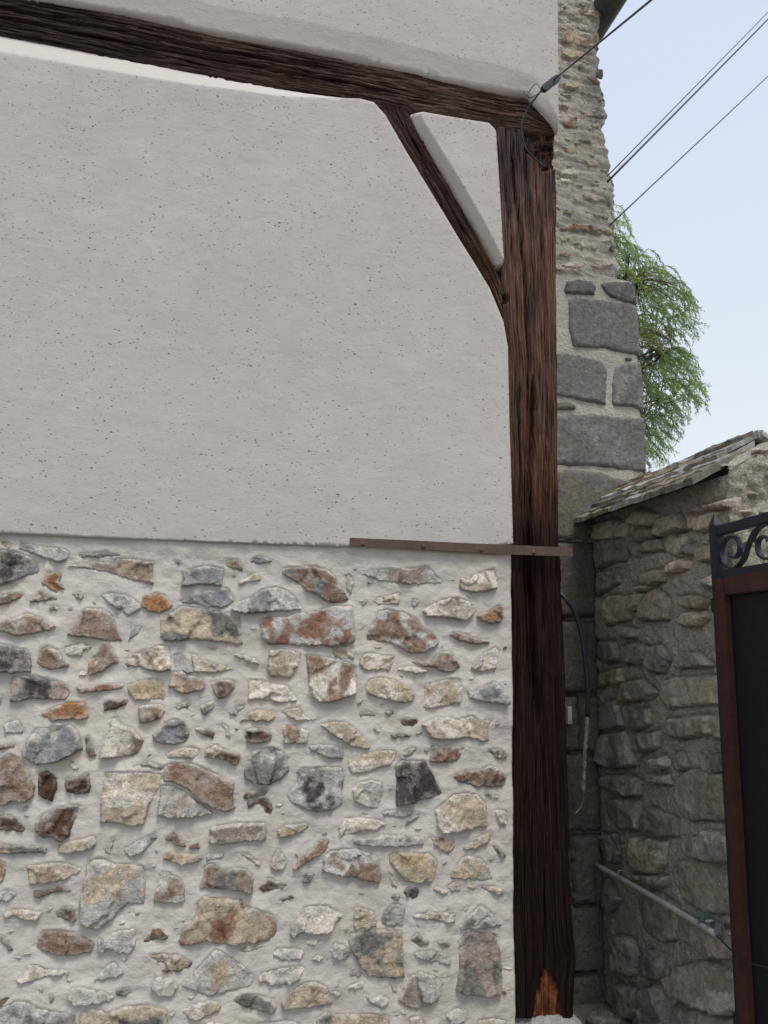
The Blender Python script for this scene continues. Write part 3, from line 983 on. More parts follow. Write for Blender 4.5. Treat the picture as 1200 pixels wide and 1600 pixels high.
# --- plaster fields: proud of the timbers, with chamfered edges
def plaster_field(name, Q, bw, depth, mat, seed, base=-0.022, step=0.012):
    """Q outline, bw width of the chamfer per edge (metres)"""
    if area2(Q) < 0:
        Q = Q[::-1]; bw = list(bw[::-1])
    pts = []; B = []; owner = []
    for i in range(len(Q)):
        A, C = Q[i], Q[(i + 1) % len(Q)]
        L = np.linalg.norm(C - A); n = max(1, int(round(L / 0.007)))
        nrm = np.array([-(C[1] - A[1]), C[0] - A[0]]) / (L + 1e-9)
        for m in range(n):
            p = A + (C - A) * m / n
            B.append(p + nrm * 0.0006 * fbm(p[0] * 40, p[1] * 40, seed, 2)); bl = bw[i] + (bw[(i + 1) % len(Q)] - bw[i]) * m / n; pts.append(p + nrm * bl); pts.append(p + nrm * bl * 0.5)
    B = np.array(B)
    lo, hi = B.min(0), B.max(0)
    gx, gy = np.meshgrid(np.arange(lo[0], hi[0], step), np.arange(lo[1], hi[1], step))
    P = np.stack([gx.ravel(), gy.ravel()], 1) + rng.uniform(-.2, .2, (gx.size, 2)) * step
    P = np.vstack([P, np.array(pts)])
    P = P[inside(P, B)]
    P = P[poly_dist(P, Q) > 0.003]
    V, Fc = fill(B, P)
    H = np.full(len(V), 1.0)
    for i in range(len(Q)):
        A, C = Q[i], Q[(i + 1) % len(Q)]
        tq = np.clip(((V - A) @ (C - A)) / (np.dot(C - A, C - A) + 1e-12), 0, 1)
        H = np.minimum(H, seg_dist(V, A, C) / (bw[i] + (bw[(i + 1) % len(Q)] - bw[i]) * tq))
    t = np.clip(H, 0, 1)
    t = np.where(t > 0.95, 0.95 + 0.05 * np.sin((t - 0.95) / 0.05 * math.pi / 2) * 0.9, t)
    h = base + (depth - base) * t
    h += fbm(V[:, 0] * 1.6, V[:, 1] * 1.6, seed, 3) * 0.004 * t + fbm(V[:, 0] * 9, V[:, 1] * 14, seed + 2, 3) * 0.0011 * t
    dB = poly_dist(V, B); h[dB < 1e-5] = base - 0.02
    W = f_house(V, h); cen = W.mean(0)
    me = mesh(name, W - cen, Fc)
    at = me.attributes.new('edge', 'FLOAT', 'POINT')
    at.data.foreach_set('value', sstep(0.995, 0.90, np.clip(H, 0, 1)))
    return link(name, me, mat, house, cen)

beam_low = [(0, 46), (150, 75), (300, 105), (450, 133), (560, 150)]
big_px = beam_low + [(586, 160), (604, 184), (640, 246), (680, 312), (720, 378), (766, 452), (788, 505), (795, 545), (797, 650), (800, 760), (801, 853),
                     (700, 862), (545, 857), (400, 852), (200, 845), (0, 836)]
Q = q_house(big_px)
zt = Q[0, 1] + (Q[0, 1] - Q[1, 1]) * 0.2
Q = np.vstack([Q, [[XL, Q[-1, 1]]], [[XL, Q[0, 1]]]])
bwv = [.100, .094, .084, .062, .024, .016] + [.010] * 9 + [.006] + [.0035] * (len(Q) - 17) + [.100]
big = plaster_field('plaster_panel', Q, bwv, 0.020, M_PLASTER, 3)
big['label'] = 'large pitted plaster panel below the horizontal beam'

tri_px = [(639, 174), (660, 168), (745, 183), (764, 190), (775, 208), (780, 300), (786, 416), (778, 416), (740, 350), (690, 266), (650, 202)]
Q = q_house(tri_px)
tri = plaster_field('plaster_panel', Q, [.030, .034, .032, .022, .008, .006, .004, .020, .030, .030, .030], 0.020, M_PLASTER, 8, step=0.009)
tri['label'] = 'small triangular plaster panel between brace and post'

up_px = [(0, -12), (40, -4), (100, 5), (200, 22), (350, 55), (480, 77), (600, 103), (700, 127), (780, 143), (824, 148), (842, 172), (868, 203), (874, 206), (873, 100), (872, 0)]
Q = q_house(up_px)
Q = np.vstack([Q, [[XC, ZT]], [[XL, ZT]], [[XL, Q[0, 1] + 0.01]]])
bwv = [.09] * 9 + [.07, .045, .02, .012, .012, .012, .012, .012, .1]
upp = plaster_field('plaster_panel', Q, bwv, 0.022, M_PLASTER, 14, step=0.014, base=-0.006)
upp['label'] = 'plaster panel above the horizontal beam, curving in towards it'

# --- timbers
def timber(name, edge_a, edge_b, seed, colfun, n_s=360, n_t=56, h0=-0.008, amp=0.007, crack=(), mods=None, ext_a=None, label=None):
    """edge_a/edge_b: two long edges in photo pixels; the front face is carved by its grain, the sides go back into the wall"""
    A = q_house(edge_a); B = q_house(edge_b)
    if ext_a is not None:
        A = np.vstack([ext_a[0], A]); B = np.vstack([ext_a[1], B])
    def rs(E, n):
        L = np.concatenate([[0], np.cumsum(np.linalg.norm(np.diff(E, axis=0), axis=1))])
        t = np.linspace(0, L[-1], n)
        return np.stack([np.interp(t, L, E[:, 0]), np.interp(t, L, E[:, 1])], 1), L[-1]
    a, La = rs(A, n_s); b, Lb = rs(B, n_s)
    L = (La + Lb) / 2
    wid = np.mean(np.linalg.norm(a - b, axis=1))
    s = np.linspace(0, L, n_s)[:, None]; t = np.linspace(0, 1, n_t)[None, :]
    wa = fbm(s * 9, s * 0 + 1.3, seed, 4) * 0.0045 + fbm(s * 50, s * 0, seed + 1, 2) * 0.0016
    wb = fbm(s * 9, s * 0 + 5.3, seed + 7, 4) * 0.0045 + fbm(s * 50, s * 0, seed + 3, 2) * 0.0016
    tt = t + (wa * (1 - t) + wb * t) / wid
    PX = a[:, 0:1] * (1 - tt) + b[:, 0:1] * tt
    PZ = a[:, 1:2] * (1 - tt) + b[:, 1:2] * tt
    x = tt * wid                                                     # metres across
    warp = fbm(s * 1.1 + x * 0, x * 6, seed + 30, 3) * 0.008 + fbm(s * 7 + x * 0, x * 20, seed + 31, 2) * 0.0022
    xg = x + warp
    ridge = 1 - np.abs(fbm(s * 4.0 + 0 * x, xg * 120, seed + 11, 3))
    fine = fbm(s * 11 + 0 * x, xg * 330, seed + 12, 3)
    big_ = fbm(s * 1.5 + 0 * x, xg * 24, seed + 13, 3)
    h = h0 + (ridge - 0.75) * amp * 1.7 + fine * amp * 0.45 + big_ * amp * 0.8 + fbm(s * 5, x * 12, seed + 16, 3) * 0.002
    rnd = np.minimum(tt, 1 - tt) * wid
    h = h - 0.010 * np.exp(-np.clip(rnd, 0, 1) / 0.006)
    for (s0, s1, tc, w, dep) in crack:
        cx = (tc + 0.05 * np.sin(s * 4 + seed)) * wid + fbm(s * 5, s * 0, seed + 50, 3) * 0.010
        wv = w * (0.4 + 0.6 * sstep(s0, s0 + 0.12, s) * sstep(s1, s1 - 0.12, s))
        on = sstep(s0 - .03, s0 + .03, s) * sstep(s1 + .03, s1 - .03, s)
        h = h - dep * on * np.exp(-((x - cx) / wv) ** 2)
    C = colfun(s / L + 0 * tt, tt, xg, s + 0 * tt)
    if mods: h, C = mods(h, C, PX, PZ, s, tt)
    # columns: two side columns each, running back
    cols = [(PX[:, :1], PZ[:, :1], np.full((n_s, 1), -0.14))] + [(PX, PZ, h)] + [(PX[:, -1:], PZ[:, -1:], np.full((n_s, 1), -0.16))]
    PXf = np.hstack([c[0] for c in cols]); PZf = np.hstack([c[1] for c in cols]); Hf = np.hstack([c[2] for c in cols])
    Cf = np.concatenate([C[:, :1], C, C[:, -1:]], 1)
    g0 = np.hstack([xg[:, :1] - 0.1, xg, xg[:, -1:] + 0.1])
    # end caps: rows running back
    PXf = np.vstack([PXf[:1], PXf, PXf[-1:]]); PZf = np.vstack([PZf[:1], PZf, PZf[-1:]])
    Hf = np.vstack([np.full((1, Hf.shape[1]), -0.14), Hf, np.full((1, Hf.shape[1]), -0.14)])
    Cf = np.concatenate([Cf[:1], Cf, Cf[-1:]], 0); g0 = np.vstack([g0[:1], g0, g0[-1:]])
    sg = np.vstack([s[:1], s, s[-1:]]) + 0 * g0
    P2 = np.stack([PXf.ravel(), PZf.ravel()], 1)
    W = f_house(P2, Hf.ravel())
    nu, nv = PXf.shape
    q = grid_faces(nu, nv)
    e1 = W[q[nu * nv // 3, 1]] - W[q[nu * nv // 3, 0]]; e2 = W[q[nu * nv // 3, 3]] - W[q[nu * nv // 3, 0]]
    if np.cross(e1, e2)[1] > 0: q = q[:, ::-1]
    cen = W.mean(0)
    grain = np.stack([sg.ravel(), g0.ravel() + seed * 0.37, np.zeros(sg.size)], 1)
    o = link(name, mesh(name, W - cen, q, True, Cf.reshape(-1, 3), grain), M_WOOD, house, cen)
    if label: o['label'] = label
    return o

def lerpc(stops, t):
    ts = [p[0] for p in stops]; cs = np.array([srgb(p[1], 1.0) for p in stops])
    return np.stack([np.interp(t, ts, cs[:, k]) for k in range(3)], -1)

def beam_col(sn, t, xg, s):
    C = lerpc([(0, (54, 44, 40)), (0.55, (62, 50, 44)), (0.85, (84, 66, 58)), (1, (90, 70, 60))], sn)
    w = sstep(0.1, 0.5, fbm(s * 1.3, xg * 9, 77, 3))
    C = C * (1 - 0.5 * w[..., None]) + lerpc([(0, (92, 66, 50)), (1, (92, 66, 50))], sn) * 0.5 * w[..., None]
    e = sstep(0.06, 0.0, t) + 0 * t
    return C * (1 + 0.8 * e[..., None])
bt_ = [(0, -14), (100, 4), (200, 21), (350, 54), (480, 76), (600, 102), (650, 112), (700, 125), (760, 138), (800, 147), (826, 150), (846, 172), (860, 190)]
bb_ = [(0, 50), (150, 79), (300, 109), (450, 137), (560, 155), (600, 163), (640, 174), (700, 182), (760, 194), (790, 201), (820, 205), (850, 208), (868, 208)]
ea = q_house(bt_)[0]; eb = q_house(bb_)[0]
beam = timber('beam', bt_, bb_, 5, beam_col, n_s=620, n_t=84, h0=-0.008, amp=0.0075,
              crack=((0.2, 3.0, 0.38, 0.005, 0.022), (1.6, 3.2, 0.62, 0.005, 0.022)), ext_a=(np.array([[XL, ea[1] + .01]]), np.array([[XL, eb[1] + .01]])),
              label='dark weathered oak beam running across the wall')

def brace_col(sn, t, xg, s):
    C = lerpc([(0, (66, 50, 44)), (0.6, (74, 56, 48)), (1, (92, 68, 52))], sn)
    e = sstep(0.90, 1.0, t) * (fbm(s * 14, t * 2, 4, 3) > -0.1)
    return C * (1 - e[..., None]) + srgb((150, 112, 84)) * e[..., None]
brl = [(592, 152), (604, 178), (640, 240), (680, 306), (720, 371), (764, 447), (785, 498)]
brr = [(634, 160), (648, 188), (690, 264), (740, 350), (778, 416), (785, 432), (787, 450)]
brace = timber('brace', brl, brr, 9, brace_col, n_s=260, n_t=52, h0=-0.012, amp=0.006, crack=((0.1, 0.75, 0.55, 0.004, 0.020), (0.3, 0.9, 0.25, 0.003, 0.014)),
               label='slanting oak corner brace between beam and post')

def post_col(sn, t, xg, s):
    # sn: 0 top .. 1 foot; the lower half is nearly black, dark stain plus shading in the colour
    C = lerpc([(0, (104, 82, 72)), (0.2, (102, 76, 64)), (0.36, (88, 66, 55)), (0.44, (88, 61, 47)), (0.475, (78, 50, 36)), (0.50, (52, 35, 29)), (0.62, (44, 30, 25)), (1, (37, 25, 21))], sn)
    w = sstep(-0.1, 0.45, fbm(s * 1.8, xg * 16, 41, 3))
    D = lerpc([(0, (70, 58, 58)), (0.4, (58, 44, 44)), (0.48, (60, 46, 42)), (0.52, (42, 27, 24)), (1, (34, 22, 19))], sn)
    C = C * (1 - w[..., None]) + D * w[..., None]
    o = sstep(0.2, 0.6, fbm(s * 2.6, xg * 30, 91, 3)) * sstep(0.2, 0.4, sn) * sstep(0.52, 0.46, sn)
    return C * (1 - o[..., None] * 0.2) + srgb((128, 76, 44)) * o[..., None] * 0.2
def post_mod(h, C, PX, PZ, s, tt):
    P = np.stack([PX.ravel(), PZ.ravel()], 1)
    # rotten pocket under the beam end
    Q = q_house([(818, 200), (874, 200), (874, 262), (846, 268), (838, 246), (820, 236)])
    d = poly_dist(P, Q); ins = inside(P, Q)
    k = (sstep(0, 0.010, d) * ins).reshape(h.shape)
    lump = fbm(PX * 42, PZ * 42, 3, 2)
    h = h - k * (0.018 + 0.014 * np.sign(lump) * sstep(0.05, 0.2, np.abs(lump)))
    g = (k * sstep(-.1, .25, lump))[..., None]
    C = C * (1 - g) + srgb((98, 88, 84)) * g
    r_ = (k * sstep(0.1, -0.4, lump))[..., None]
    C = C * (1 - r_) + srgb((58, 36, 28)) * r_
    e = (sstep(0.014, 0.0, d) * (fbm(PX * 60, PZ * 60, 9, 2).ravel() > -0.1) * (P[:, 1] < q_house([(840, 225)])[0, 1])).reshape(h.shape)[..., None]
    C = C * (1 - e) + srgb((108, 70, 52)) * e
    # peg hole
    c = q_house([(791, 466)])[0]
    rr = np.hypot((PX - c[0]), (PZ - c[1]) * 0.8)
    h = h - 0.03 * sstep(0.016, 0.011, rr)
    # rotten cone at the foot
    Q = q_house([(832, 1604), (836, 1560), (854, 1512), (872, 1532), (879, 1570), (882, 1604)])
    d = poly_dist(P, Q); ins = inside(P, Q)
    k = (sstep(0.0, 0.008, d + 0.012 * fbm(P[:, 0] * 70, P[:, 1] * 22, 5, 3)) * ins).reshape(h.shape)
    h = h - 0.012 * k + 0.004 * k * fbm(PX * 70, PZ * 70, 8, 3)
    C = C * (1 - k[..., None]) + srgb((124, 74, 48)) * (0.7 + 0.5 * fbm(PX * 40, PZ * 25, 6, 3))[..., None] * k[..., None]
    return h, C
pl_ = [(773, 196), (779, 300), (785, 420), (789, 510), (795, 560), (797, 700), (799, 850), (802, 1000), (803, 1200), (804, 1400), (806, 1500), (808, 1592)]
pr_ = [(868, 206), (871, 300), (872, 400), (873, 600), (875, 760), (877, 850), (879, 920), (885, 1050), (889, 1200), (893, 1380), (897, 1450), (903, 1500), (901, 1540), (898, 1592)]
post = timber('post', pl_, pr_, 17, post_col, n_s=700, n_t=104, h0=-0.006, amp=0.0075, mods=post_mod,
              crack=((0.05, 2.1, 0.36, 0.006, 0.028), (1.0, 2.2, 0.46, 0.011, 0.050), (0.1, 1.5, 0.72, 0.003, 0.010), (1.4, 3.0, 0.50, 0.004, 0.012), (0.3, 1.2, 0.18, 0.003, 0.009)),
              label='heavy oak corner post, brown above and nearly black below the strap')

# --- iron strap with rivets
sp = q_house([(545, 842), (640, 846), (720, 850), (803, 853.5), (889, 857), (890, 871), (803, 868), (720, 863.5), (640, 859), (545, 854.5)])
Vt, Ft = fill(sp if area2(sp) > 0 else sp[::-1], np.zeros((0, 2)))
spc = sp if area2(sp) > 0 else sp[::-1]
n = len(spc)
W = np.vstack([f_house(spc, np.full(n, 0.0275)), f_house(spc, np.full(n, 0.0215))])
Fs = [tuple(range(n))] + [tuple(range(2 * n - 1, n - 1, -1))] + [(j, i, n + i, n + j) for i, j in ((i, (i + 1) % n) for i in range(n))]
cen = W.mean(0)
strap = link('iron_strap', mesh('iron_strap', W - cen, Fs, False), M_STRAP, house, cen)
strap['label'] = 'flat brown iron strap fixed across panel and post'
import bmesh
bm = bmesh.new(); bmesh.ops.create_uvsphere(bm, u_segments=10, v_segments=6, radius=1.0)
for v in bm.verts: v.co = Vector((v.co.x * 0.0075, v.co.y * 0.005, v.co.z * 0.0075))
me_rivet = bpy.data.meshes.new('rivet'); bm.to_mesh(me_rivet); bm.free()
me_rivet.materials.append(M_STRAP)
for u, v in ((567, 850), (662, 854), (752, 859), (834, 863)):
    p = on_y(u, v, Y0 - 0.0275)
    link('rivet', me_rivet, None, strap, p)

# --- rubble stone base: mortar face and its stones
stones = []
for ln in HOUSE_STONES.strip().splitlines():
    head, pts = ln.split('|'); t, code = head.split()
    stones.append((code, q_house(tpx(t, pts))))
# chips pressed into the wide joints
rc = np.random.RandomState(77); nch = 0
cand = q_house(list(zip(rc.uniform(-5, 795, 900), rc.uniform(885, 1605, 900))))
gap = np.full(len(cand), 1.0)
for _, Qs in stones:
    gap = np.minimum(gap, np.where(inside(cand, Qs), 0.0, poly_dist(cand, Qs)))
for c, g in zip(cand, gap):
    if nch >= 76: break
    w = rc.uniform(0.007, 0.017); hh0 = w * rc.uniform(0.2, 0.45); an = rc.normal() * 0.35
    if g < w * 0.75 + 0.004: continue
    th = np.sort(rc.uniform(0, 2 * math.pi, 6)); e = np.stack([np.cos(th) * w, np.sin(th) * hh0], 1) * rc.uniform(0.75, 1.15, (6, 1))
    e = e @ np.array([[math.cos(an), math.sin(an)], [-math.sin(an), math.cos(an)]])
    if abs(area2(e)) < 4e-5: continue
    stones.append((rc.choice(['wt', 'lw', 'tl', 'ht', 'lt', 'w', 'b', 'hl', 'lG']), c + e)); nch += 1
def mortar_low(P):
    return fbm(P[:, 0] * 5, P[:, 1] * 6, 60, 3) * 0.007 + fbm(P[:, 0] * 17, P[:, 1] * 24, 61, 3) * 0.0042
xr_z = q_house([(798, 700), (800, 850), (803, 1000), (803.5, 1200), (804.5, 1400), (808, 1592), (808, 1720)])
def xr(z):
    return np.interp(z, xr_z[::-1, 1], xr_z[::-1, 0])
z_top = q_house([(400, 830)])[0, 1] + 0.03
zs = np.arange(GZ - 0.05, z_top, 0.0062)
XV = -0.78
nxs = 300
sx_ = np.linspace(0, 1, nxs)
GX = XV + (xr(zs)[:, None] - XV) * sx_[None, :]
GZ_ = zs[:, None] + 0 * GX
P = np.stack([GX.ravel(), GZ_.ravel()], 1)
H = fbm(P[:, 0] * 5, P[:, 1] * 6, 60, 3) * 0.007 + fbm(P[:, 0] * 17, P[:, 1] * 24, 61, 3) * 0.0042 + fbm(P[:, 0] * 60, P[:, 1] * 90, 62, 2) * 0.0008
lift = np.zeros(len(P))
for code, Qs in stones:
    lo, hi = Qs.min(0) - 0.03, Qs.max(0) + 0.03
    ix = np.where((P[:, 0] > lo[0]) & (P[:, 0] < hi[0]) & (P[:, 1] > lo[1]) & (P[:, 1] < hi[1]))[0]
    if not len(ix): continue
    d = poly_dist(P[ix], Qs); ins = inside(P[ix], Qs)
    c = Qs.mean(0); top = np.clip((P[ix, 1] - c[1]) / ((hi[1] - lo[1]) / 2), -1, 1)
    e = np.exp(-d / 0.009)
    v = e * (0.0060 * top + 0.0016)
    v = np.where(ins, np.minimum(v, -0.004 * sstep(0.0, 0.008, d)), v)
    lift[ix] += v
# pointing worked smooth and sloping in under the plaster
ztopc = np.interp(P[:, 0], q_house([(0, 836), (545, 857), (801, 868)])[:, 0], q_house([(0, 836), (545, 857), (801, 868)])[:, 1])
under = sstep(0.10, 0.0, ztopc - P[:, 1])
H = H + 0.0012 + np.clip(lift, -0.02, 0.008) + under * 0.006
edge = (xr(P[:, 1]) - P[:, 0])
H = H - 0.03 * np.exp(-np.clip(edge, 0, 1) / 0.0022)
W = f_house(P, H)
cen = np.array([0.2, Y0, 0.9])
q = grid_faces(len(zs), nxs, True)
wall = link('stone_wall', mesh('stone_wall', W - cen, q), M_MORTAR, house, cen)
wall['label'] = 'rubble stone base pointed with pale lime mortar'

for i, (code, Qs) in enumerate(stones):
    r = np.random.RandomState(100 + i)
    size = math.sqrt(abs(area2(Qs)))
    hg = (0.0040 + 0.0048 * min(1.6, size / 0.06)) * r.uniform(0.75, 1.4)
    put_stone('stone', wall, Qs, f_house, code, M_STONE, hgt=hg, bury=0.006, seed=100 + i, lean=r.uniform(0.2, 1.6), smear=0.85, edge_slope=3.6, grow=0.0022, ground=mortar_low)

# the wall goes on to the left of the photo: mortar and a second stretch of stones, joined
zs2 = np.arange(GZ - 0.05, z_top, 0.02); xs2 = np.linspace(XL, XV + 0.002, 90)
g1, g2 = np.meshgrid(zs2, xs2, indexing='ij')
P = np.stack([g2.ravel(), g1.ravel()], 1)
W = f_house(P, fbm(P[:, 0] * 5, P[:, 1] * 6, 60, 3) * 0.006 + fbm(P[:, 0] * 22, P[:, 1] * 30, 61, 3) * 0.0026 - 0.001)
cen2 = W.mean(0)
link('mortar', mesh('mortar', W - cen2, grid_faces(len(zs2), len(xs2), True)), M_MORTAR, wall, cen2)
AV, AF, AC = [], [], []; off = 0
for i, (code, Qs) in enumerate(stones):
    Qm = Qs.copy(); c = Qm[:, 0].max()
    Qm[:, 0] = -1.325 - Qm[:, 0]                             # the courses go on, turned round
    if Qm[:, 0].min() < XL or Qm[:, 0].max() > -0.655: continue
    W, Fc, C, cn = stone_mesh('s', Qm, f_house, code, hgt=0.009, bury=0.009, seed=900 + i, step=0.011)
    AV.append(W); AC.append(C); AF += [tuple(k + off for k in f) for f in Fc]; off += len(W)
if AV:
    W = np.vstack(AV); cen = W.mean(0)
    o = link('stone', mesh('stone', W - cen, AF, True, np.vstack(AC)), M_STONE, wall, cen)
    tag(o, kind='stuff')

# roof slope above the frame
rf = mesh('roof', [(XL - .2, Y0 - .03, ZT - .12), (XC + .05, Y0 - .03, ZT - .12), (XC + .05, Y0 + 2.2, ZT + 1.5), (XL - .2, Y0 + 2.2, ZT + 1.5),
                   (XL - .2, Y0 - .03, ZT - .02), (XC + .05, Y0 - .03, ZT - .02), (XC + .05, Y0 + 2.2, ZT + 1.6), (XL - .2, Y0 + 2.2, ZT + 1.6)],
          [(3, 2, 1, 0), (4, 5, 6, 7), (0, 1, 5, 4), (1, 2, 6, 5), (2, 3, 7, 6), (3, 0, 4, 7)], False)
link('roof', rf, M_TILE, house)

# ================================================================== NEIGHBOUR'S CORNER
nb = empty('stone_building', (1.6, YP, GZ), 'rubble and lava stone corner of the neighbouring building behind the post', 'building')
re_px = [(985, -400), (950, -150), (940, 0), (936, 60), (935, 110), (944, 150), (948, 178), (942, 200), (950, 232), (954, 262), (957, 290), (960, 330), (961, 370), (964, 405), (968, 434),
         (990, 438), (995, 470), (1000, 550), (1004, 640), (1010, 725), (1012, 800)]
re = q_pier(re_px)
XPL = 1.16
zs = np.arange(GZ, 5.3, 0.0095)
rx = np.interp(zs, re[::-1, 1], re[::-1, 0])
ux = np.linspace(0, 1, 84)
nb_side = 46
low = zs < re[14, 1]
PX = XPL + (rx[:, None] - XPL) * ux[None, :]
PZ = zs[:, None] + 0 * PX
tl_ = PZ + 0.06 * (PX - 1.4) + fbm(PX * 7, PZ * 9, 74, 2) * 0.010
Hf = fbm(PX * 7, tl_ * 30, 70, 4) * 0.010 + (1 - np.abs(fbm(PX * 14, tl_ * 70, 71, 3)) - 0.7) * 0.012 + np.sign(fbm(PX * 10, tl_ * 44, 78, 2)) * 0.003 + fbm(PX * 60, PZ * 110, 72, 2) * 0.003
niche = zs < on_y(905, 846, YP)[2]
Hf = np.where(low[:, None], np.where(niche, -0.045, -0.006)[:, None] + fbm(PX * 14, PZ * 14, 73, 3) * 0.004, Hf)
side_noise = (fbm(zs * 24, zs * 0 + 2.0, 75, 4) * 0.016 + fbm(zs * 70, zs * 0 + 4, 76, 2) * 0.007) * (~low)
bulge = ux[None, :] ** 6
Xf = PX + side_noise[:, None] * bulge
Hf = Hf - 0.014 * np.exp(-(rx[:, None] + 0.0 - PX) / 0.012)
Wf = np.stack([Xf, YP - Hf, PZ], -1)
ys = np.linspace(0.012, 2.4, nb_side) ** 1.0
ys = 0.012 + (2.4 - 0.012) * np.linspace(0, 1, nb_side) ** 2.2
SX = rx[:, None] + side_noise[:, None] * np.exp(-ys[None, :] / 0.08) + fbm(ys[None, :] * 12 + 0 * zs[:, None], zs[:, None] * 26, 77, 3) * 0.012 * (~low)[:, None]
Ws = np.stack([SX, YP + ys[None, :] + 0 * SX, zs[:, None] + 0 * SX], -1)
W = np.concatenate([Wf, Ws], 1)
nu, nv = W.shape[:2]
W = W.reshape(-1, 3); cen = np.array([1.5, YP, 2.0])
pier = link('wall_face', mesh('wall_face', W - cen, grid_faces(nu, nv, True)), M_MORTAR_PIER, nb, cen)
i = 0
for ln in PIER_RUBBLE.strip().splitlines():
    head, pts = ln.split('|'); t, code = head.split()
    Qs = q_pier(tpx(t, pts))
    put_stone('stone', pier, Qs, f_pier, code, M_STONE, hgt=0.010, bury=0.010, seed=400 + i, lean=0.6, smear=0.9, step=0.006, edge_slope=4.0, grow=0.002); i += 1
# thin flat pieces bedded in courses between them
rp = np.random.RandomState(31); npz = 0
for _ in range(700):
    if npz >= 70: break
    v = rp.uniform(-20, 425); um = np.interp(v, [p[1] for p in re_px], [p[0] for p in re_px])
    u = rp.uniform(876, um - 8)
    c = q_pier([(u, v)]); w = rp.uniform(0.012, 0.04); hq = rp.uniform(0.004, 0.009)
    th = np.sort(rp.uniform(0, 2 * math.pi, 7)); e = np.stack([np.cos(th) * w, np.sin(th) * hq - np.cos(th) * w * rp.uniform(-.05, .2)], 1)
    if abs(area2(e)) < 8e-5 or (c + e)[:, 0].max() > on_y(um - 3, v, YP)[0]: continue
    put_stone('stone', pier, c + e, f_pier, rp.choice(['lw', 'lt', 'w', 't', 'tb', 'lG', 'wt']), M_STONE, hgt=0.009, bury=0.008, seed=1500 + npz, lean=0.8, smear=0.7, step=0.006, edge_slope=4.0); npz += 1
for ln in PIER_QUOINS.strip().splitlines():
    head, pts = ln.split('|'); t, code = head.split()
    Qs = q_pier(tpx(t, pts))
    put_stone('quoin_block', pier, Qs, f_pier, code, M_QUOIN, hgt=0.007, bury=0.008, seed=460 + i, lean=0.2, scale_col=np.random.RandomState(i).uniform(0.85, 1.12), smear=0.15, step=0.009, facet=0.35, back=0.09, edge_slope=6.0, grow=0.003, wave=0.3); i += 1
# mossy coursed blocks in the niche beside the post, shade painted into their colour
ys_ = [846, 966, 1084, 1176, 1302, 1414, 1520, 1640]
for k in range(len(ys_) - 1):
    z1 = on_y(905, ys_[k] + 1, YP)[2]; z0 = on_y(905, ys_[k + 1] - 1, YP)[2]
    split = [1.19, 1.425 + 0.05 * ((k * 37) % 5 - 2), XB + 0.01] if k in (2, 4) else [1.19, XB + 0.01]
    for a, b in zip(split[:-1], split[1:]):
        Qs = np.array([(a, z0 + .004), (b - .001, z0), (b - .001, z1), (a, z1 - .003)])
        put_stone('quoin_block', pier, Qs, f_pier, 'mG' if k % 2 else 'Gm', M_QUOIN, hgt=0.012, bury=0.02, seed=500 + k, lean=0.2, smear=0.0, step=0.010, facet=0.4, scale_col=0.62)

# gutter running along the side eaves, seen from below
g0 = on_y(936, 14, YP - 0.02); 
gx, gz = g0[0] + 0.055, g0[2] + 0.055
V, Fc = [], []
N = 10
for j, y in enumerate((YP + 1.6, YP + 0.4, YP - 0.30, YP - 0.95)):
    for k in range(N + 1):
        th = math.pi + math.pi * k / N
        V.append((gx + 0.075 * math.cos(th), y, gz + 0.075 * math.sin(th)))
    for k in range(N, -1, -1):
        th = math.pi + math.pi * k / N
        V.append((gx + 0.071 * math.cos(th), y, gz + 0.071 * math.sin(th) + 0.001))
m_ = 2 * (N + 1)
for j in range(3):
    for k in range(m_):
        k2 = (k + 1) % m_
        Fc.append((j * m_ + k, j * m_ + k2, (j + 1) * m_ + k2, (j + 1) * m_ + k))
Fc.append(tuple(range(m_))); Fc.append(tuple(3 * m_ + k for k in range(m_))[::-1])
gut = link('gutter', mesh('gutter', V, Fc, False), M_GUTTER, nb)
gut['label'] = 'dark zinc gutter seen from below at the top of the frame'
link('roof', box_mesh('roof', (XPL - 0.1, YP - 0.02, 5.26), (gx + 0.05, YP + 2.3, 5.36)), M_TILE, nb)

# ================================================================== BOUNDARY WALL
bw = empty('boundary_wall', (1.8, 2.6, GZ), 'old rubble boundary wall capped with thin stone slabs beside the gate', 'wall')
TH = 0.36                                   # thickness
e0 = on_x(905, 826, XB)                     # eaves height at the far end
z_e = on_x(1100, 762, XB - 0.0)[2]          # eaves height near the gate
ZW = (e0[2] + z_e) / 2
ZR = on_plane(1168, 684, (XB + TH / 2, YE, 0), np.array([0, 1.0, 0]))[2]     # ridge
bstones = []
for ln in BOUND_STONES.strip().splitlines():
    head, pts = ln.split('|'); t, code = head.split()
    bstones.append((code, q_bound(tpx(t, pts))))
ya = np.arange(YE, YP + 0.02, 0.0065); zs = np.arange(GZ - .03, ZW + 0.03, 0.0068)
g1, g2 = np.meshgrid(zs, -ya[::-1], indexing='ij')          # 2D frame (-y, z)
P = np.stack([g2.ravel(), g1.ravel()], 1)
H = -0.006 + fbm(P[:, 0] * 6, P[:, 1] * 6, 80, 3) * 0.006 + fbm(P[:, 0] * 30, P[:, 1] * 30, 81, 4) * 0.007 + fbm(P[:, 0] * 90, P[:, 1] * 90, 82, 2) * 0.005
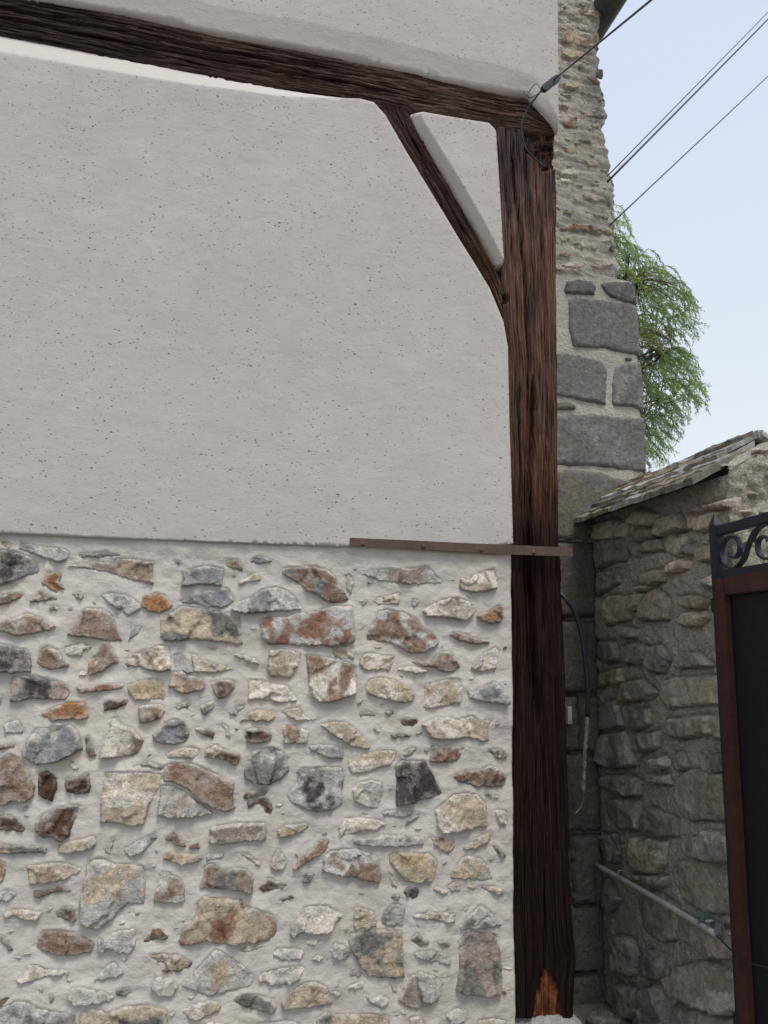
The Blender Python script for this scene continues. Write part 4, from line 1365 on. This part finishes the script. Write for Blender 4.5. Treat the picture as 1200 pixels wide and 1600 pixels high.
for code, Qs in bstones:
    lo, hi = Qs.min(0) - 0.04, Qs.max(0) + 0.04
    ix = np.where((P[:, 0] > lo[0]) & (P[:, 0] < hi[0]) & (P[:, 1] > lo[1]) & (P[:, 1] < hi[1]))[0]
    if not len(ix): continue
    d = poly_dist(P[ix], Qs); c = Qs.mean(0)
    low_ = sstep(0.0, -1.0, (P[ix, 1] - c[1]) / ((hi[1] - lo[1]) / 2))
    H[ix] -= np.exp(-d / 0.007) * (0.020 + 0.022 * low_)
H = H - 0.02 * np.exp(-(-P[:, 0] - YE) / 0.015)
W = f_bound(P, H); cen = np.array([XB, 2.6, 1.1])
bface = link('rubble_face', mesh('rubble_face', W - cen, grid_faces(len(zs), len(ya), True)), M_MORTAR_OLD, bw, cen)
def rubble_low(P):
    return -0.006 + fbm(P[:, 0] * 6, P[:, 1] * 6, 80, 3) * 0.006
for i, (code, Qs) in enumerate(bstones):
    r = np.random.RandomState(700 + i)
    lim = -YE - 0.004
    Qs = Qs.copy(); Qs[:, 0] = np.clip(Qs[:, 0], -YP + 0.01, lim)
    put_stone('stone', bface, Qs, f_bound, code, M_STONE_OLD, hgt=r.uniform(0.010, 0.034), bury=0.026, seed=700 + i, lean=r.uniform(0, 0.5), smear=0.3, step=0.0075, facet=0.65, edge_slope=4.0, scale_col=1.36 * r.uniform(0.78, 1.22), grow=0.005, ground=rubble_low)
# gabled near end of rough mortar, core of the wall
xs = np.linspace(XB - 0.002, XB + TH, 62); zg = np.arange(GZ - .03, ZR + 0.02, 0.0105)
def z_roof(x):
    m = XB + TH / 2
    return np.where(x < m, ZW + (ZR - ZW) * (x - (XB - 0.10)) / (m - XB + 0.10), ZR - (ZR - ZW) * (x - m) / (TH / 2 + 0.1))
g1, g2 = np.meshgrid(zg, xs, indexing='ij')
zc = np.minimum(g1, z_roof(g2) - 0.012)
hh = fbm(g2 * 9, g1 * 9, 85, 3) * 0.02 + fbm(g2 * 34, g1 * 34, 86, 4) * 0.014 + fbm(g2 * 95, g1 * 95, 87, 2) * 0.006
edge = np.minimum(g2 - xs[0], xs[-1] - g2)
hh = hh - 0.03 * np.exp(-edge / 0.014)
W = np.stack([g2, YE - hh - 0.006, zc], -1)
# top: run the last rows back under the slabs
rows = []
for yy, dz in ((0.012, 0.006), (0.03, 0.016), (0.06, 0.020), (0.09, 0.018), (0.12, 0.010), (0.16, -0.012), (YP - YE - 0.01, -0.012)):
    nz_ = (fbm(xs * 22, xs * 0 + yy * 22, 88, 3) * 0.008 + fbm(xs * 70, xs * 0 + yy * 70, 89, 2) * 0.004) * (dz > 0)
    rows.append(np.stack([xs, 0 * xs + YE + yy, z_roof(xs) + dz + nz_ - 0.012 * np.abs((xs - XB - TH / 2) < 0.03)], -1))
W = np.concatenate([W, np.array(rows)], 0)
cen = np.array([XB + TH / 2, YE, 1.2])
gab = link('gable_end', mesh('gable_end', W.reshape(-1, 3) - cen, grid_faces(len(zg) + 7, len(xs), True)), M_MORTAR_OLD, bw, cen)
gab['label'] = 'rough mortared near end of the wall under the slabs'
link('wall_core', box_mesh('wall_core', (XB + 0.03, YE + 0.04, GZ - .02), (XB + TH, YP - 0.005, ZW - 0.02)), M_MORTAR_OLD, bw)
# a few rubble pieces in the gable end
for k, (u, v, w, h) in enumerate(((1188, 705, 26, 16), (1178, 772, 22, 14), (1165, 800, 26, 12), (1195, 740, 14, 18), (1160, 850, 20, 14), (1188, 862, 18, 12), (1192, 800, 14, 10))):
    pc = on_y(u, v, YE)
    rr = np.random.RandomState(800 + k)
    Qs = np.array([(pc[0] + w * 0.5 / F * 2.5 * math.cos(a) * rr.uniform(.7, 1.1), pc[2] + h * 0.5 / F * 2.5 * math.sin(a) * rr.uniform(.7, 1.1)) for a in np.linspace(0, 2 * math.pi, 8)[:-1]])
    put_stone('stone', gab, Qs, lambda Pq, hq: np.stack([Pq[:, 0], YE - 0.006 - hq, Pq[:, 1]], 1), 'sp' if k % 2 else 'st', M_STONE_OLD, hgt=0.022, bury=0.02, seed=810 + k, smear=0.4, step=0.006)

# coping: overlapping courses of thin slabs on both slopes
pitch = math.atan2(ZR - ZW, TH / 2 + 0.10)
rs_ = np.random.RandomState(5)
def slab(xa, za, run, y0, y1, th, side, seed):
    """one thin slab: lower edge at (xa, za), running up the slope by `run`, between y0 and y1"""
    r = np.random.RandomState(seed)
    nx_, ny_ = 5, max(4, int((y1 - y0) / 0.02))
    u = np.linspace(0, 1, nx_)[:, None]; v = np.linspace(0, 1, ny_)[None, :]
    e = fbm(v * (y1 - y0) * 30 + seed, v * 0 + seed, seed, 3) * 0.012
    du = u * run + e * (1 - u)
    X = xa + side * du * math.cos(pitch) + 0 * v
    Y = y0 + (y1 - y0) * v + fbm(u * 3 + seed, u * 0, seed + 1, 2) * 0.006 * (np.abs(v - 0.5) * 2) ** 4
    Z = za + du * math.sin(pitch) + fbm(u * 2 + 0 * v, v * 5 + seed, seed + 2, 2) * 0.003
    thk = th * (1 + 0.35 * fbm(u + 0 * v, v * (y1 - y0) * 25, seed + 3, 3))
    top = np.stack([X, Y, Z + thk], -1).reshape(-1, 3); bot = np.stack([X, Y, Z], -1).reshape(-1, 3)
    q = grid_faces(nx_, ny_)
    nT = len(top)
    faces = [tuple(f) for f in q] + [tuple(f[::-1] + nT) for f in q]
    ring = [i * ny_ for i in range(nx_)] + [(nx_ - 1) * ny_ + j for j in range(1, ny_)] + [i * ny_ + ny_ - 1 for i in range(nx_ - 2, -1, -1)] + [j for j in range(ny_ - 2, 0, -1)]
    for a, b in zip(ring, ring[1:] + ring[:1]):
        faces.append((b, a, a + nT, b + nT))
    if side < 0: faces = [f[::-1] for f in faces]
    W = np.vstack([top, bot])
    base = srgb(PAL[r.choice(list('ssteGl'))], 1.0) * r.uniform(0.75, 1.1)
    n_ = 0.5 + 0.5 * fbm(W[:, 1] * 40, W[:, 0] * 40, seed, 3)
    C = base[None] * (0.75 + 0.5 * n_[:, None])
    return W, faces, C
course = 0.048
slope_len = (TH / 2 + 0.10) / math.cos(pitch)
nrow = 6
SHELL = {}
for side in (1, -1):
    for rw in range(nrow):
        up = rw * (slope_len - 0.06) / (nrow - 1) if rw else 0.0
        y = YE + ((0.045 + 0.010 * rw) if side > 0 else 0.05)
        y = y + rs_.uniform(0, 0.05)
        k = 0
        while y < YP - 0.012:
            L = rs_.uniform(0.16, 0.34)
            y1 = min(YP - 0.006, y + L)
            if YP - 0.006 - y1 < 0.06: y1 = YP - 0.006
            x_low = (XB - 0.10) if side > 0 else (XB + TH + 0.10)
            lift_ = 0.004 + 0.017 * rw * 0.60
            jit = rs_.uniform(-0.010, 0.010)
            W, fc, C = slab(x_low + side * (up + jit) * math.cos(pitch), ZW + (up + jit) * math.sin(pitch) + lift_ - 0.012, min(0.17, slope_len - up + 0.0), y, y1 - 0.004, rs_.uniform(0.016, 0.024), side, 1000 + rw * 40 + k + (0 if side > 0 else 500))
            cen = W.mean(0)
            link('coping_slab', mesh('coping_slab', W - cen, fc, False, C), M_STONE_OLD, bw, cen)
            y = y1; k += 1

# ================================================================== GATE
gp = np.array([1.545, 2.13, 0.0]); gdir = np.array([-math.sin(math.radians(5)), -math.cos(math.radians(5)), 0.0])   # leaf runs towards the street
gn = np.array([-gdir[1], gdir[0], 0.0]) * -1.0      # normal, towards the courtyard on the left
if gn[0] > 0: gn = -gn
gate = empty('metal_gate', (gp[0], gp[1], GZ), 'open black iron gate leaf with scrollwork and red brown framed panel', 'gate')
def gpt(s, z, n=0.0):
    return gp + gdir * s + np.array([0, 0, z]) + gn * n
def gpx(u, v):
    w = on_plane(u, v, gp, gn); return np.dot(w - gp, gdir), w[2]
def gbox(name, s0, s1, z0, z1, n0, n1, mat, parent=gate, slope=(0, 0), bevel=True):
    V = []
    for n_ in (n0, n1):
        for s, z in ((s0, z0 + slope[0] * s0), (s1, z0 + slope[0] * s1), (s1, z1 + slope[1] * s1), (s0, z1 + slope[1] * s0)):
            V.append(gpt(s, z, n_))
    V = np.array(V); cen = V.mean(0)
    me = mesh(name, V - cen, [(0, 1, 2, 3), (7, 6, 5, 4), (0, 4, 5, 1), (1, 5, 6, 2), (2, 6, 7, 3), (3, 7, 4, 0)], False)
    bm = bmesh.new(); bm.from_mesh(me); bmesh.ops.recalc_face_normals(bm, faces=bm.faces)
    if bevel: bmesh.ops.bevel(bm, geom=list(bm.edges), offset=0.0025, segments=2, affect='EDGES')
    bm.to_mesh(me); bm.free()
    return link(name, me, mat, parent, cen)
WG = 1.10
s_l, z_l = gpx(1119, 818)
zr1 = gpx(1124, 822)[1]; zr2 = gpx(1124, 893)[1]; zo = gpx(1142, 905)[1]; zi = gpx(1142, 922)[1]
zp = gpx(1120, 806)[1]
S0 = gpx(1116, 860)[0]
gbox('stile', S0, S0 + 0.040, GZ + 0.05, zr1 + 0.004, -0.014, 0.016, M_IRON)
tip = np.array([gpt(S0, zr1 + 0.004, -0.014), gpt(S0 + 0.034, zr1 + 0.004, -0.014), gpt(S0 + 0.034, zr1 + 0.004, 0.016), gpt(S0, zr1 + 0.004, 0.016), gpt(S0 + 0.012, zp + 0.012, 0.001)])
cen = tip.mean(0)
link('finial', mesh('finial', tip - cen, [(0, 1, 4), (1, 2, 4), (2, 3, 4), (3, 0, 4), (3, 2, 1, 0)], False), M_IRON, gate, cen)
gbox('stile', S0 + WG - 0.034, S0 + WG, GZ + 0.05, zr1 + 0.004, -0.014, 0.016, M_IRON)
gbox('top_rail', S0 + 0.034, S0 + WG - 0.034, zr1 - 0.030, zr1, -0.012, 0.012, M_IRON)
gbox('middle_rail', S0 + 0.034, S0 + WG - 0.034, zr2 - 0.026, zr2, -0.014, 0.014, M_IRON)
gbox('bottom_rail', S0 + 0.034, S0 + WG - 0.034, GZ + 0.06, GZ + 0.10, -0.014, 0.014, M_IRON)
sf = S0 + 0.030
for nm, a in (('panel_frame', (sf, sf + 0.055, GZ + 0.08, zr2 - 0.024)), ('panel_frame', (sf + WG - 0.115, sf + WG - 0.06, GZ + 0.08, zr2 - 0.024)),
              ('panel_frame', (sf + 0.0552, sf + WG - 0.1152, zr2 - 0.024 - 0.055, zr2 - 0.024)), ('panel_frame', (sf + 0.0552, sf + WG - 0.1152, GZ + 0.08, GZ + 0.135))):
    gbox(nm, a[0], a[1], a[2], a[3], 0.004, 0.026, M_OXIDE)
gbox('sheet_panel', sf + 0.03, sf + WG - 0.09, GZ + 0.1, zr2 - 0.05, -0.004, 0.003, M_PANEL)
# scrolls between the two top rails: a repeated C and S
zc = (zr1 - 0.030 + zr2) / 2; hh_ = (zr1 - 0.030 - zr2) / 2
def scroll(s0, mirror=1):
    R = hh_ * 0.98
    pts = []
    # inner curl to outer ring
    for k in range(0, 46):
        th = math.radians(-150 + k * 12) * 1.0
        rr = R * (0.30 + 0.70 * min(1.0, k / 30.0))
        pts.append((s0 + R + mirror * 0 + rr * math.cos(th), zc + rr * math.sin(th)))
    return pts
for k in range(2):
    s_c = S0 + 0.042 + k * 0.48
    R = hh_ - 0.002
    cx = s_c + R * 1.15
    path = []
    # S shape: curl (centre) -> ring left -> bottom -> sweeps up right to the top rail
    for j in range(0, 40):
        th = math.radians(200 + j * 13.0)            # anticlockwise, growing
        rr = R * (0.24 + 0.76 * min(1.0, j / 26.0))
        path.append((cx + rr * math.cos(th) * 1.15, zc + rr * math.sin(th)))
    # after the ring the bar leaves at the lower right and climbs to the next curl
    ex, ez = path[-1]
    pathw = [gpt(s, z) for s, z in path]
    me = flatbar_mesh('scroll', pathw, gn, 0.016, 0.006)
    link('scroll', me, M_IRON, gate)
    sw = smooth_path([(cx + R * 0.25, zc - R * 0.97), (cx + R * 1.0, zc - R * 0.6), (cx + R * 1.5, zc + R * 0.1), (cx + R * 2.1, zc + R * 0.75), (cx + R * 2.9, zc + R * 0.98)], 7)
    link('scroll', flatbar_mesh('scroll', [gpt(a, b) for a, b in sw], gn, 0.016, 0.006), M_IRON, gate)
    path = []
    c2 = cx + R * 3.0
    for j in range(0, 40):
        th = math.radians(20 + j * 13.0)
        rr = R * (0.24 + 0.76 * min(1.0, j / 26.0))
        path.append((c2 + rr * math.cos(th) * 1.15, zc + rr * math.sin(th)))
    link('scroll', flatbar_mesh('scroll', [gpt(a, b) for a, b in path], gn, 0.016, 0.006), M_IRON, gate)
    gbox('collar', cx + R * 1.0, cx + R * 1.5, zc + 0.0, zc + 0.016, -0.010, 0.010, M_ZINC)
hs, hz = gpx(1114, 946)
gbox('hinge', S0 - 0.030, S0 + 0.002, hz - 0.022, hz + 0.022, -0.02, 0.006, M_IRON)
gbox('hinge', S0 - 0.030, S0 + 0.002, GZ + 0.30, GZ + 0.345, -0.02, 0.006, M_IRON)

# ================================================================== CABLES, PIPES AND SMALL FITTINGS
def cable(name, pts, rad, mat, label, cat, group=None, sides=8, n=8):
    P = smooth_path(pts, n) if len(pts) > 2 else [np.array(p) for p in pts]
    P = np.array(P); cen = P.mean(0)
    o = link(name, tube_mesh(name, P - cen, rad, sides), mat, None, cen)
    return tag(o, label, cat, group)

# service wire anchored on the beam end, over the lane towards the upper right
pA = on_y(866, 124, Y0 - 0.10)
pB = at_depth(1015, 0, 1.9); dirw = (pB - pA); pB2 = pA + dirw * 2.6
cable('service_wire', [pA, (pA + pB2) / 2 + np.array([0, 0, -0.004]), pB2], 0.0030, M_RUBBER, 'black service wire running from the clamp on the house to the upper right', 'cable')
clampE = empty('cable_clamp', on_y(858, 132, Y0 - 0.10), 'black anchor clamp hanging at the end of the beam', 'clamp')
c0 = on_y(847, 141, Y0 - 0.095); c1 = on_y(874, 120, Y0 - 0.10)
dv = c1 - c0; nrm_ = np.array([0, -1.0, 0]); side_ = np.cross(nrm_, dv / np.linalg.norm(dv))
V = []
for t, w in ((0, .006), (0.08, .013), (0.85, .013), (1, .007)):
    for a, b in ((-1, -1), (1, -1), (1, 1), (-1, 1)):
        V.append(c0 + dv * t + side_ * w * a + nrm_ * 0.009 * b)
V = np.array(V)
Fc = [(i * 4 + k, i * 4 + (k + 1) % 4, (i + 1) * 4 + (k + 1) % 4, (i + 1) * 4 + k) for i in range(3) for k in range(4)] + [(3, 2, 1, 0), (12, 13, 14, 15)]
me = mesh('clamp_body', V - V.mean(0), Fc, False)
bm = bmesh.new(); bm.from_mesh(me); bmesh.ops.recalc_face_normals(bm, faces=bm.faces); bmesh.ops.bevel(bm, geom=list(bm.edges), offset=0.002, segments=2, affect='EDGES'); bm.to_mesh(me); bm.free()
link('clamp_body', me, M_RUBBER, clampE, V.mean(0))
bail = [c0, on_y(838, 131, Y0 - 0.06), on_y(828, 141, Y0 - 0.03), on_y(823, 152, Y0 - 0.01), on_y(830, 152, Y0 - 0.04), on_y(840, 147, Y0 - 0.08), c0 + np.array([0.002, 0, -0.004])]
P = np.array(smooth_path(bail, 8)); cen = P.mean(0)
link('wire_bail', tube_mesh('wire_bail', P - cen, 0.0017, 6), M_ZINC, clampE, cen)
hook = np.array(smooth_path([on_y(820, 140, Y0 + 0.02), on_y(821, 146, Y0 - 0.025), on_y(826, 150, Y0 - 0.03), on_y(824, 156, Y0 - 0.022)], 6)); cen = hook.mean(0)
link('eye_hook', tube_mesh('eye_hook', hook - cen, 0.0028, 6), M_ZINC, clampE, cen)
cable('drop_wire', [on_y(850, 136, Y0 - 0.10), on_y(833, 158, Y0 - 0.07), on_y(822, 174, Y0 - 0.05), on_y(815, 195, Y0 - 0.04), on_y(818, 222, Y0 - 0.03), on_y(828, 240, Y0 - 0.025), on_y(845, 256, Y0 - 0.01), on_y(856, 263, Y0 + 0.03)],
      0.0032, M_RUBBER, 'thin wire looping down from the clamp into the post top', 'cable')
# the three lines behind
for (a, b, rad, lab) in (((957, 276), (1200, 28), 0.009, 'thick dark overhead cable, lower of the close pair in the sky'),
                         ((956, 268), (1200, 17), 0.005, 'thin overhead wire just above the thick cable in the sky'),
                         ((960, 345), (1200, 117), 0.006, 'lowest single overhead wire crossing the sky below the pair')):
    a3 = at_depth(a[0], a[1], 3.62); b3 = at_depth(b[0], b[1], 5.5)
    d = b3 - a3
    a4 = a3 - d * 0.02; b4 = a3 + d * 2.2
    cable('overhead_cable', [a4, (a4 + b4) / 2 + np.array([0, 0, -0.01]), b4], rad * 0.62, M_RUBBER, lab, 'cable', 'overhead cables beside the neighbouring building')

# loose black cable hanging in the niche
yc = YP - 0.20
blk = [on_y(872, 925, yc + 0.02), on_y(884, 936, yc), on_y(897, 955, yc), on_y(907, 985, yc), on_y(914, 1030, yc), on_y(918, 1075, yc), on_y(918, 1120, yc), on_y(915, 1160, yc), on_y(913, 1200, yc), on_y(911, 1238, yc)]
hang = empty('hanging_cable', blk[0], 'loose black cable end hanging down beside the post', 'cable')
P = np.array(smooth_path(blk[:7], 6)); cen = P.mean(0)
link('sheath', tube_mesh('sheath', P - cen, 0.0092, 10), M_RUBBER, hang, cen)
P = np.array(smooth_path(blk[6:], 6)); cen = P.mean(0)
link('dusty_sheath', tube_mesh('dusty_sheath', P - cen, 0.0086, 10), M_DUSTY, hang, cen)
P = np.array(smooth_path([blk[-1], on_y(911, 1250, yc), on_y(907, 1262, yc), on_y(897, 1273, yc)], 6)); cen = P.mean(0)
link('bare_wire', tube_mesh('bare_wire', P - cen, 0.0022, 6), M_ZINC, hang, cen)

# conduit: slanting pipe on the boundary wall, upright pipe in the corner
xo = XB - 0.045
cable('conduit_pipe', [on_x(932, 1352, xo), on_x(1026, 1405, xo), on_x(1120, 1461, xo)], 0.0105, M_CONDUIT, 'pale grey conduit pipe slanting down across the boundary wall', 'pipe', sides=12)
cable('conduit_pipe', [on_x(932, 1352, xo + 0.02), on_x(934, 1450, xo + 0.02), on_x(938, 1600, xo + 0.02), on_x(939, 1680, xo + 0.02)], 0.010, M_CONDUIT_DK, 'dark upright conduit pipe in the corner behind the post', 'pipe', sides=12)
cl = empty('pipe_clip', on_x(968, 1366, xo), 'small wire clip holding the slanting conduit pipe to the wall', 'clip')
P = np.array(smooth_path([on_x(964, 1372, xo - 0.014), on_x(966, 1362, xo - 0.013), on_x(971, 1360, xo), on_x(973, 1364, xo + 0.03)], 5)); cen = P.mean(0)
link('wire_loop', tube_mesh('wire_loop', P - cen, 0.002, 6), M_CONDUIT, cl, cen)
bx = empty('metal_bracket', on_x(1112, 1440, XB - 0.03), 'small galvanised steel bracket above the lower end of the conduit pipe', 'bracket')
b0 = on_x(1097, 1428, XB - 0.04); b1 = on_x(1126, 1456, XB - 0.04)
yb0, yb1 = sorted((b0[1], b1[1])); zb0, zb1 = sorted((b0[2], b1[2]))
zmid = (zb0 + zb1) / 2
link('back_plate', box_mesh('back_plate', (XB - 0.034, yb0, zmid - 0.014), (XB - 0.028, yb1, zb1 + 0.006), 0.0015), M_ZINC, bx)
link('cheek', box_mesh('cheek', (XB - 0.058, yb0 + .002, zmid - 0.014), (XB - 0.0345, yb0 + 0.006, zb1), 0.001), M_ZINC, bx)
link('cheek', box_mesh('cheek', (XB - 0.058, yb1 - 0.006, zmid - 0.014), (XB - 0.0345, yb1 - .002, zb1), 0.001), M_ZINC, bx)
P = np.array([(XB - 0.062, (yb0 + yb1) / 2, zmid + 0.004), (XB - 0.02, (yb0 + yb1) / 2, zmid + 0.004)]); cen = P.mean(0)
link('bolt', tube_mesh('bolt', P - cen, 0.006, 8), M_ZINC, bx, cen)
cable('thin_wire', [on_x(1119, 1460, xo), on_x(1132, 1474, xo - 0.005), on_x(1150, 1492, xo - 0.03), on_x(1162, 1502, xo - 0.06), on_x(1180, 1507, xo - 0.09), on_x(1206, 1514, xo - 0.11), on_x(1260, 1530, xo - .12)], 0.0026, M_RUBBER,
      'thin dark wire leaving the conduit pipe towards the gate', 'wire')
# white clip on the dark blocks
wc = empty('cable_clip', on_y(890, 1117, YP - 0.02), 'small white plastic clip on the dark block behind the post', 'clip')
p0 = on_y(886.5, 1131, YP - 0.02); p1 = on_y(892, 1104, YP - 0.02)
link('clip_body', box_mesh('clip_body', (p0[0], YP - 0.030, p0[2]), (p1[0], YP - 0.012, p1[2]), 0.0015), M_WHITE, wc)
link('nail', tube_mesh('nail', [((p0[0] + p1[0]) / 2, YP - 0.036, p0[2] + 0.012), ((p0[0] + p1[0]) / 2, YP - 0.005, p0[2] + 0.012)], 0.003, 8), M_ZINC, wc)

# padstone under the post and a loose cobble in the corner
pz = on_y(850, 1592, Y0)[2]
def loose_stone(name, c, size, code, seed, label, cat):
    bm = bmesh.new(); bmesh.ops.create_icosphere(bm, subdivisions=4, radius=1.0)
    V = np.array([v.co[:] for v in bm.verts]); Fc = [tuple(v.index for v in f.verts) for f in bm.faces]; bm.free()
    V = np.sign(V) * np.abs(V) ** 0.55
    n_ = fbm(V[:, 0] * 2 + seed, V[:, 1] * 2 + V[:, 2] * 1.7, seed, 4)
    V = V * (1 + 0.12 * n_[:, None]) * np.array(size)
    C = srgb(PAL[code[0]]) * (0.85 + 0.3 * n_[:, None])
    o = link(name, mesh(name, V, Fc, True, C), M_STONE, None, c)
    return tag(o, label, cat)
loose_stone('padstone', ((on_y(852, 1590, Y0)[0]), Y0 + 0.09, (pz + GZ) / 2 - 0.02), (0.15, 0.125, (pz - GZ) / 2 + 0.026), 'lt', 3, 'pale rough padstone carrying the foot of the dark post', 'stone')
cb = on_y(943, 1592, YP - 0.30)
loose_stone('cobble', (cb[0], YP - 0.30, cb[2] - 0.035), (0.055, 0.05, 0.05), 'G', 6, 'rounded grey cobble lying in the corner beside the post foot', 'stone')

# ================================================================== TREE
td = 9.0
tb = at_depth(905, 560, td)
tree = empty('weeping_tree', (tb[0], tb[1], GZ), 'feathery green weeping tree rising behind the neighbouring building', 'tree')
tr = np.random.RandomState(21)
ztop = at_depth(960, 350, td)[2]
trunk_pts = [(tb[0], tb[1], GZ - .1), (tb[0] + .05, tb[1], 1.5), (tb[0] - .02, tb[1] + .1, 3.0), (tb[0] + .05, tb[1], ztop - 1.3)]
cen = np.array([tb[0], tb[1], GZ])
tp_ = np.array(smooth_path(trunk_pts, 6))
link('trunk', tube_mesh('trunk', tp_ - cen, list(np.linspace(0.17, 0.07, len(tp_))), 10), M_BARK, tree, cen)
# limbs reach to anchor points through the crown; twigs arch over and hang
right_env = [(335, 965), (360, 985), (400, 1010), (430, 1045), (470, 1092), (520, 1092), (560, 1085), (600, 1112), (640, 1105), (680, 1070), (720, 1045)]
ev = np.array([r_[0] for r_ in right_env], float); eu = np.array([r_[1] for r_ in right_env], float)
LV, LF, LC = [], [], []
TV = []
def leaf(p, d, n, L, w, c):
    s = np.cross(d, n); s = s / (np.linalg.norm(s) + 1e-9)
    i = len(LV)
    LV.extend([p, p + d * L * 0.5 + s * w, p + d * L, p + d * L * 0.5 - s * w]); LC.extend([c] * 4)
    LF.append((i, i + 1, i + 2, i + 3))
twigs = []
limb_ends = []
px_m = F / td
for k in range(30):
    v = tr.uniform(360, 690); um = np.interp(v, ev, eu) - 25
    u = tr.uniform(820, um)
    p = at_depth(u, v, td + tr.uniform(-0.8, 0.8)); limb_ends.append(p)
for k in range(900):
    v = 335 + 395 * tr.beta(1.1, 1.0)
    um = np.interp(v, ev, eu)
    x = tr.uniform(0, 1) ** 0.75
    u = 800 + (um - 800) * x
    dep = td + tr.uniform(-1, 1) * (0.9 - 0.55 * x)
    tipp = at_depth(u, v, dep)
    # twig: from up-left inside, arches and hangs to the tip
    L = tr.uniform(0.35, 0.75)
    out = np.array([RT[0], RT[1], 0]) * tr.uniform(0.35, 1.0) + np.array([FW[0], FW[1], 0]) * tr.uniform(-0.5, 0.5)
    out = out / np.linalg.norm(out)
    p0 = tipp - out * L * tr.uniform(0.5, 0.85) + np.array([0, 0, L * tr.uniform(0.05, 0.55)])
    pm = p0 * 0.45 + tipp * 0.55 + np.array([0, 0, L * tr.uniform(0.14, 0.26)])
    path = np.array(smooth_path([p0, pm, tipp], 7))
    twigs.append(path)
    shade = tr.uniform(0.7, 1.25)
    base = srgb((152, 168, 130)) * shade
    if tr.rand() < 0.22: base = srgb((164, 174, 112)) * shade
    if tr.rand() < 0.25: base = srgb((138, 162, 134)) * shade
    nl = int(L * 95)
    for m in range(nl):
        t = (0.12 + 0.88 * m / nl) * (len(path) - 1)
        i0 = min(int(t), len(path) - 2); f = t - i0
        p = path[i0] * (1 - f) + path[i0 + 1] * f
        tg = path[i0 + 1] - path[i0]; tg = tg / (np.linalg.norm(tg) + 1e-9)
        rv = tr.normal(size=3); rv = rv / np.linalg.norm(rv)
        d = tg * 0.75 + rv * 0.75 + np.array([0, 0, -0.45]); d = d / np.linalg.norm(d)
        leaf(p, d, tr.normal(size=3), tr.uniform(0.03, 0.062), tr.uniform(0.0035, 0.0065), base * tr.uniform(0.75, 1.25))
    # finest side sprays near the tip
    for s_ in range(3):
        q0 = path[tr.randint(4, len(path) - 1)]
        dd = out * tr.uniform(-0.2, 0.7) + tr.normal(size=3) * 0.3 + np.array([0, 0, -0.9]); dd = dd / np.linalg.norm(dd)
        Ls = tr.uniform(0.08, 0.22)
        for m in range(int(Ls * 110)):
            p = q0 + dd * Ls * m / (Ls * 110)
            rv = tr.normal(size=3)
            d = dd + rv * 0.5; d = d / np.linalg.norm(d)
            leaf(p, d, tr.normal(size=3), tr.uniform(0.03, 0.06), tr.uniform(0.003, 0.0055), base * tr.uniform(0.75, 1.25))
LV_ = np.array(LV); cen = LV_.mean(0)
crown = link('crown', mesh('crown', LV_ - cen, LF, False, np.clip(np.array(LC), 0, 1)), M_LEAF, tree, cen)
# twigs and limbs as one branching mesh
BV, BF = [], []
def add_tube(pts, r0, r1, sides=5):
    me_ = None
    pts = [np.array(p, float) for p in pts]; n = len(pts); off = len(BV)
    for i, p in enumerate(pts):
        t = pts[min(i + 1, n - 1)] - pts[max(i - 1, 0)]; t = t / (np.linalg.norm(t) + 1e-9)
        a = np.cross(t, (0.3, 0.9, 0.31)); a = a / (np.linalg.norm(a) + 1e-9); b = np.cross(t, a)
        r_ = r0 + (r1 - r0) * i / (n - 1)
        for k in range(sides):
            th = 2 * math.pi * k / sides
            BV.append(p + r_ * (a * math.cos(th) + b * math.sin(th)))
    for i in range(n - 1):
        for k in range(sides):
            k2 = (k + 1) % sides
            BF.append((off + i * sides + k, off + i * sides + k2, off + (i + 1) * sides + k2, off + (i + 1) * sides + k))
for p in limb_ends:
    j = tp_[tr.randint(len(tp_) // 2, len(tp_))]
    m = j * 0.5 + p * 0.5 + np.array([0, 0, 0.35])
    add_tube(smooth_path([j, m, p], 5), 0.030, 0.005)
ends = np.array(limb_ends)
for path in twigs:
    k = int(np.argmin(np.sum((ends - path[0]) ** 2, 1)))
    add_tube(smooth_path([ends[k], (ends[k] + path[0]) / 2 + np.array([0, 0, 0.05]), path[0]], 3), 0.006, 0.004, 4)
    add_tube(path, 0.003, 0.001, 4)
BV_ = np.array(BV); cen = BV_.mean(0)
link('limbs', mesh('limbs', BV_ - cen, BF), M_BARK, tree, cen)
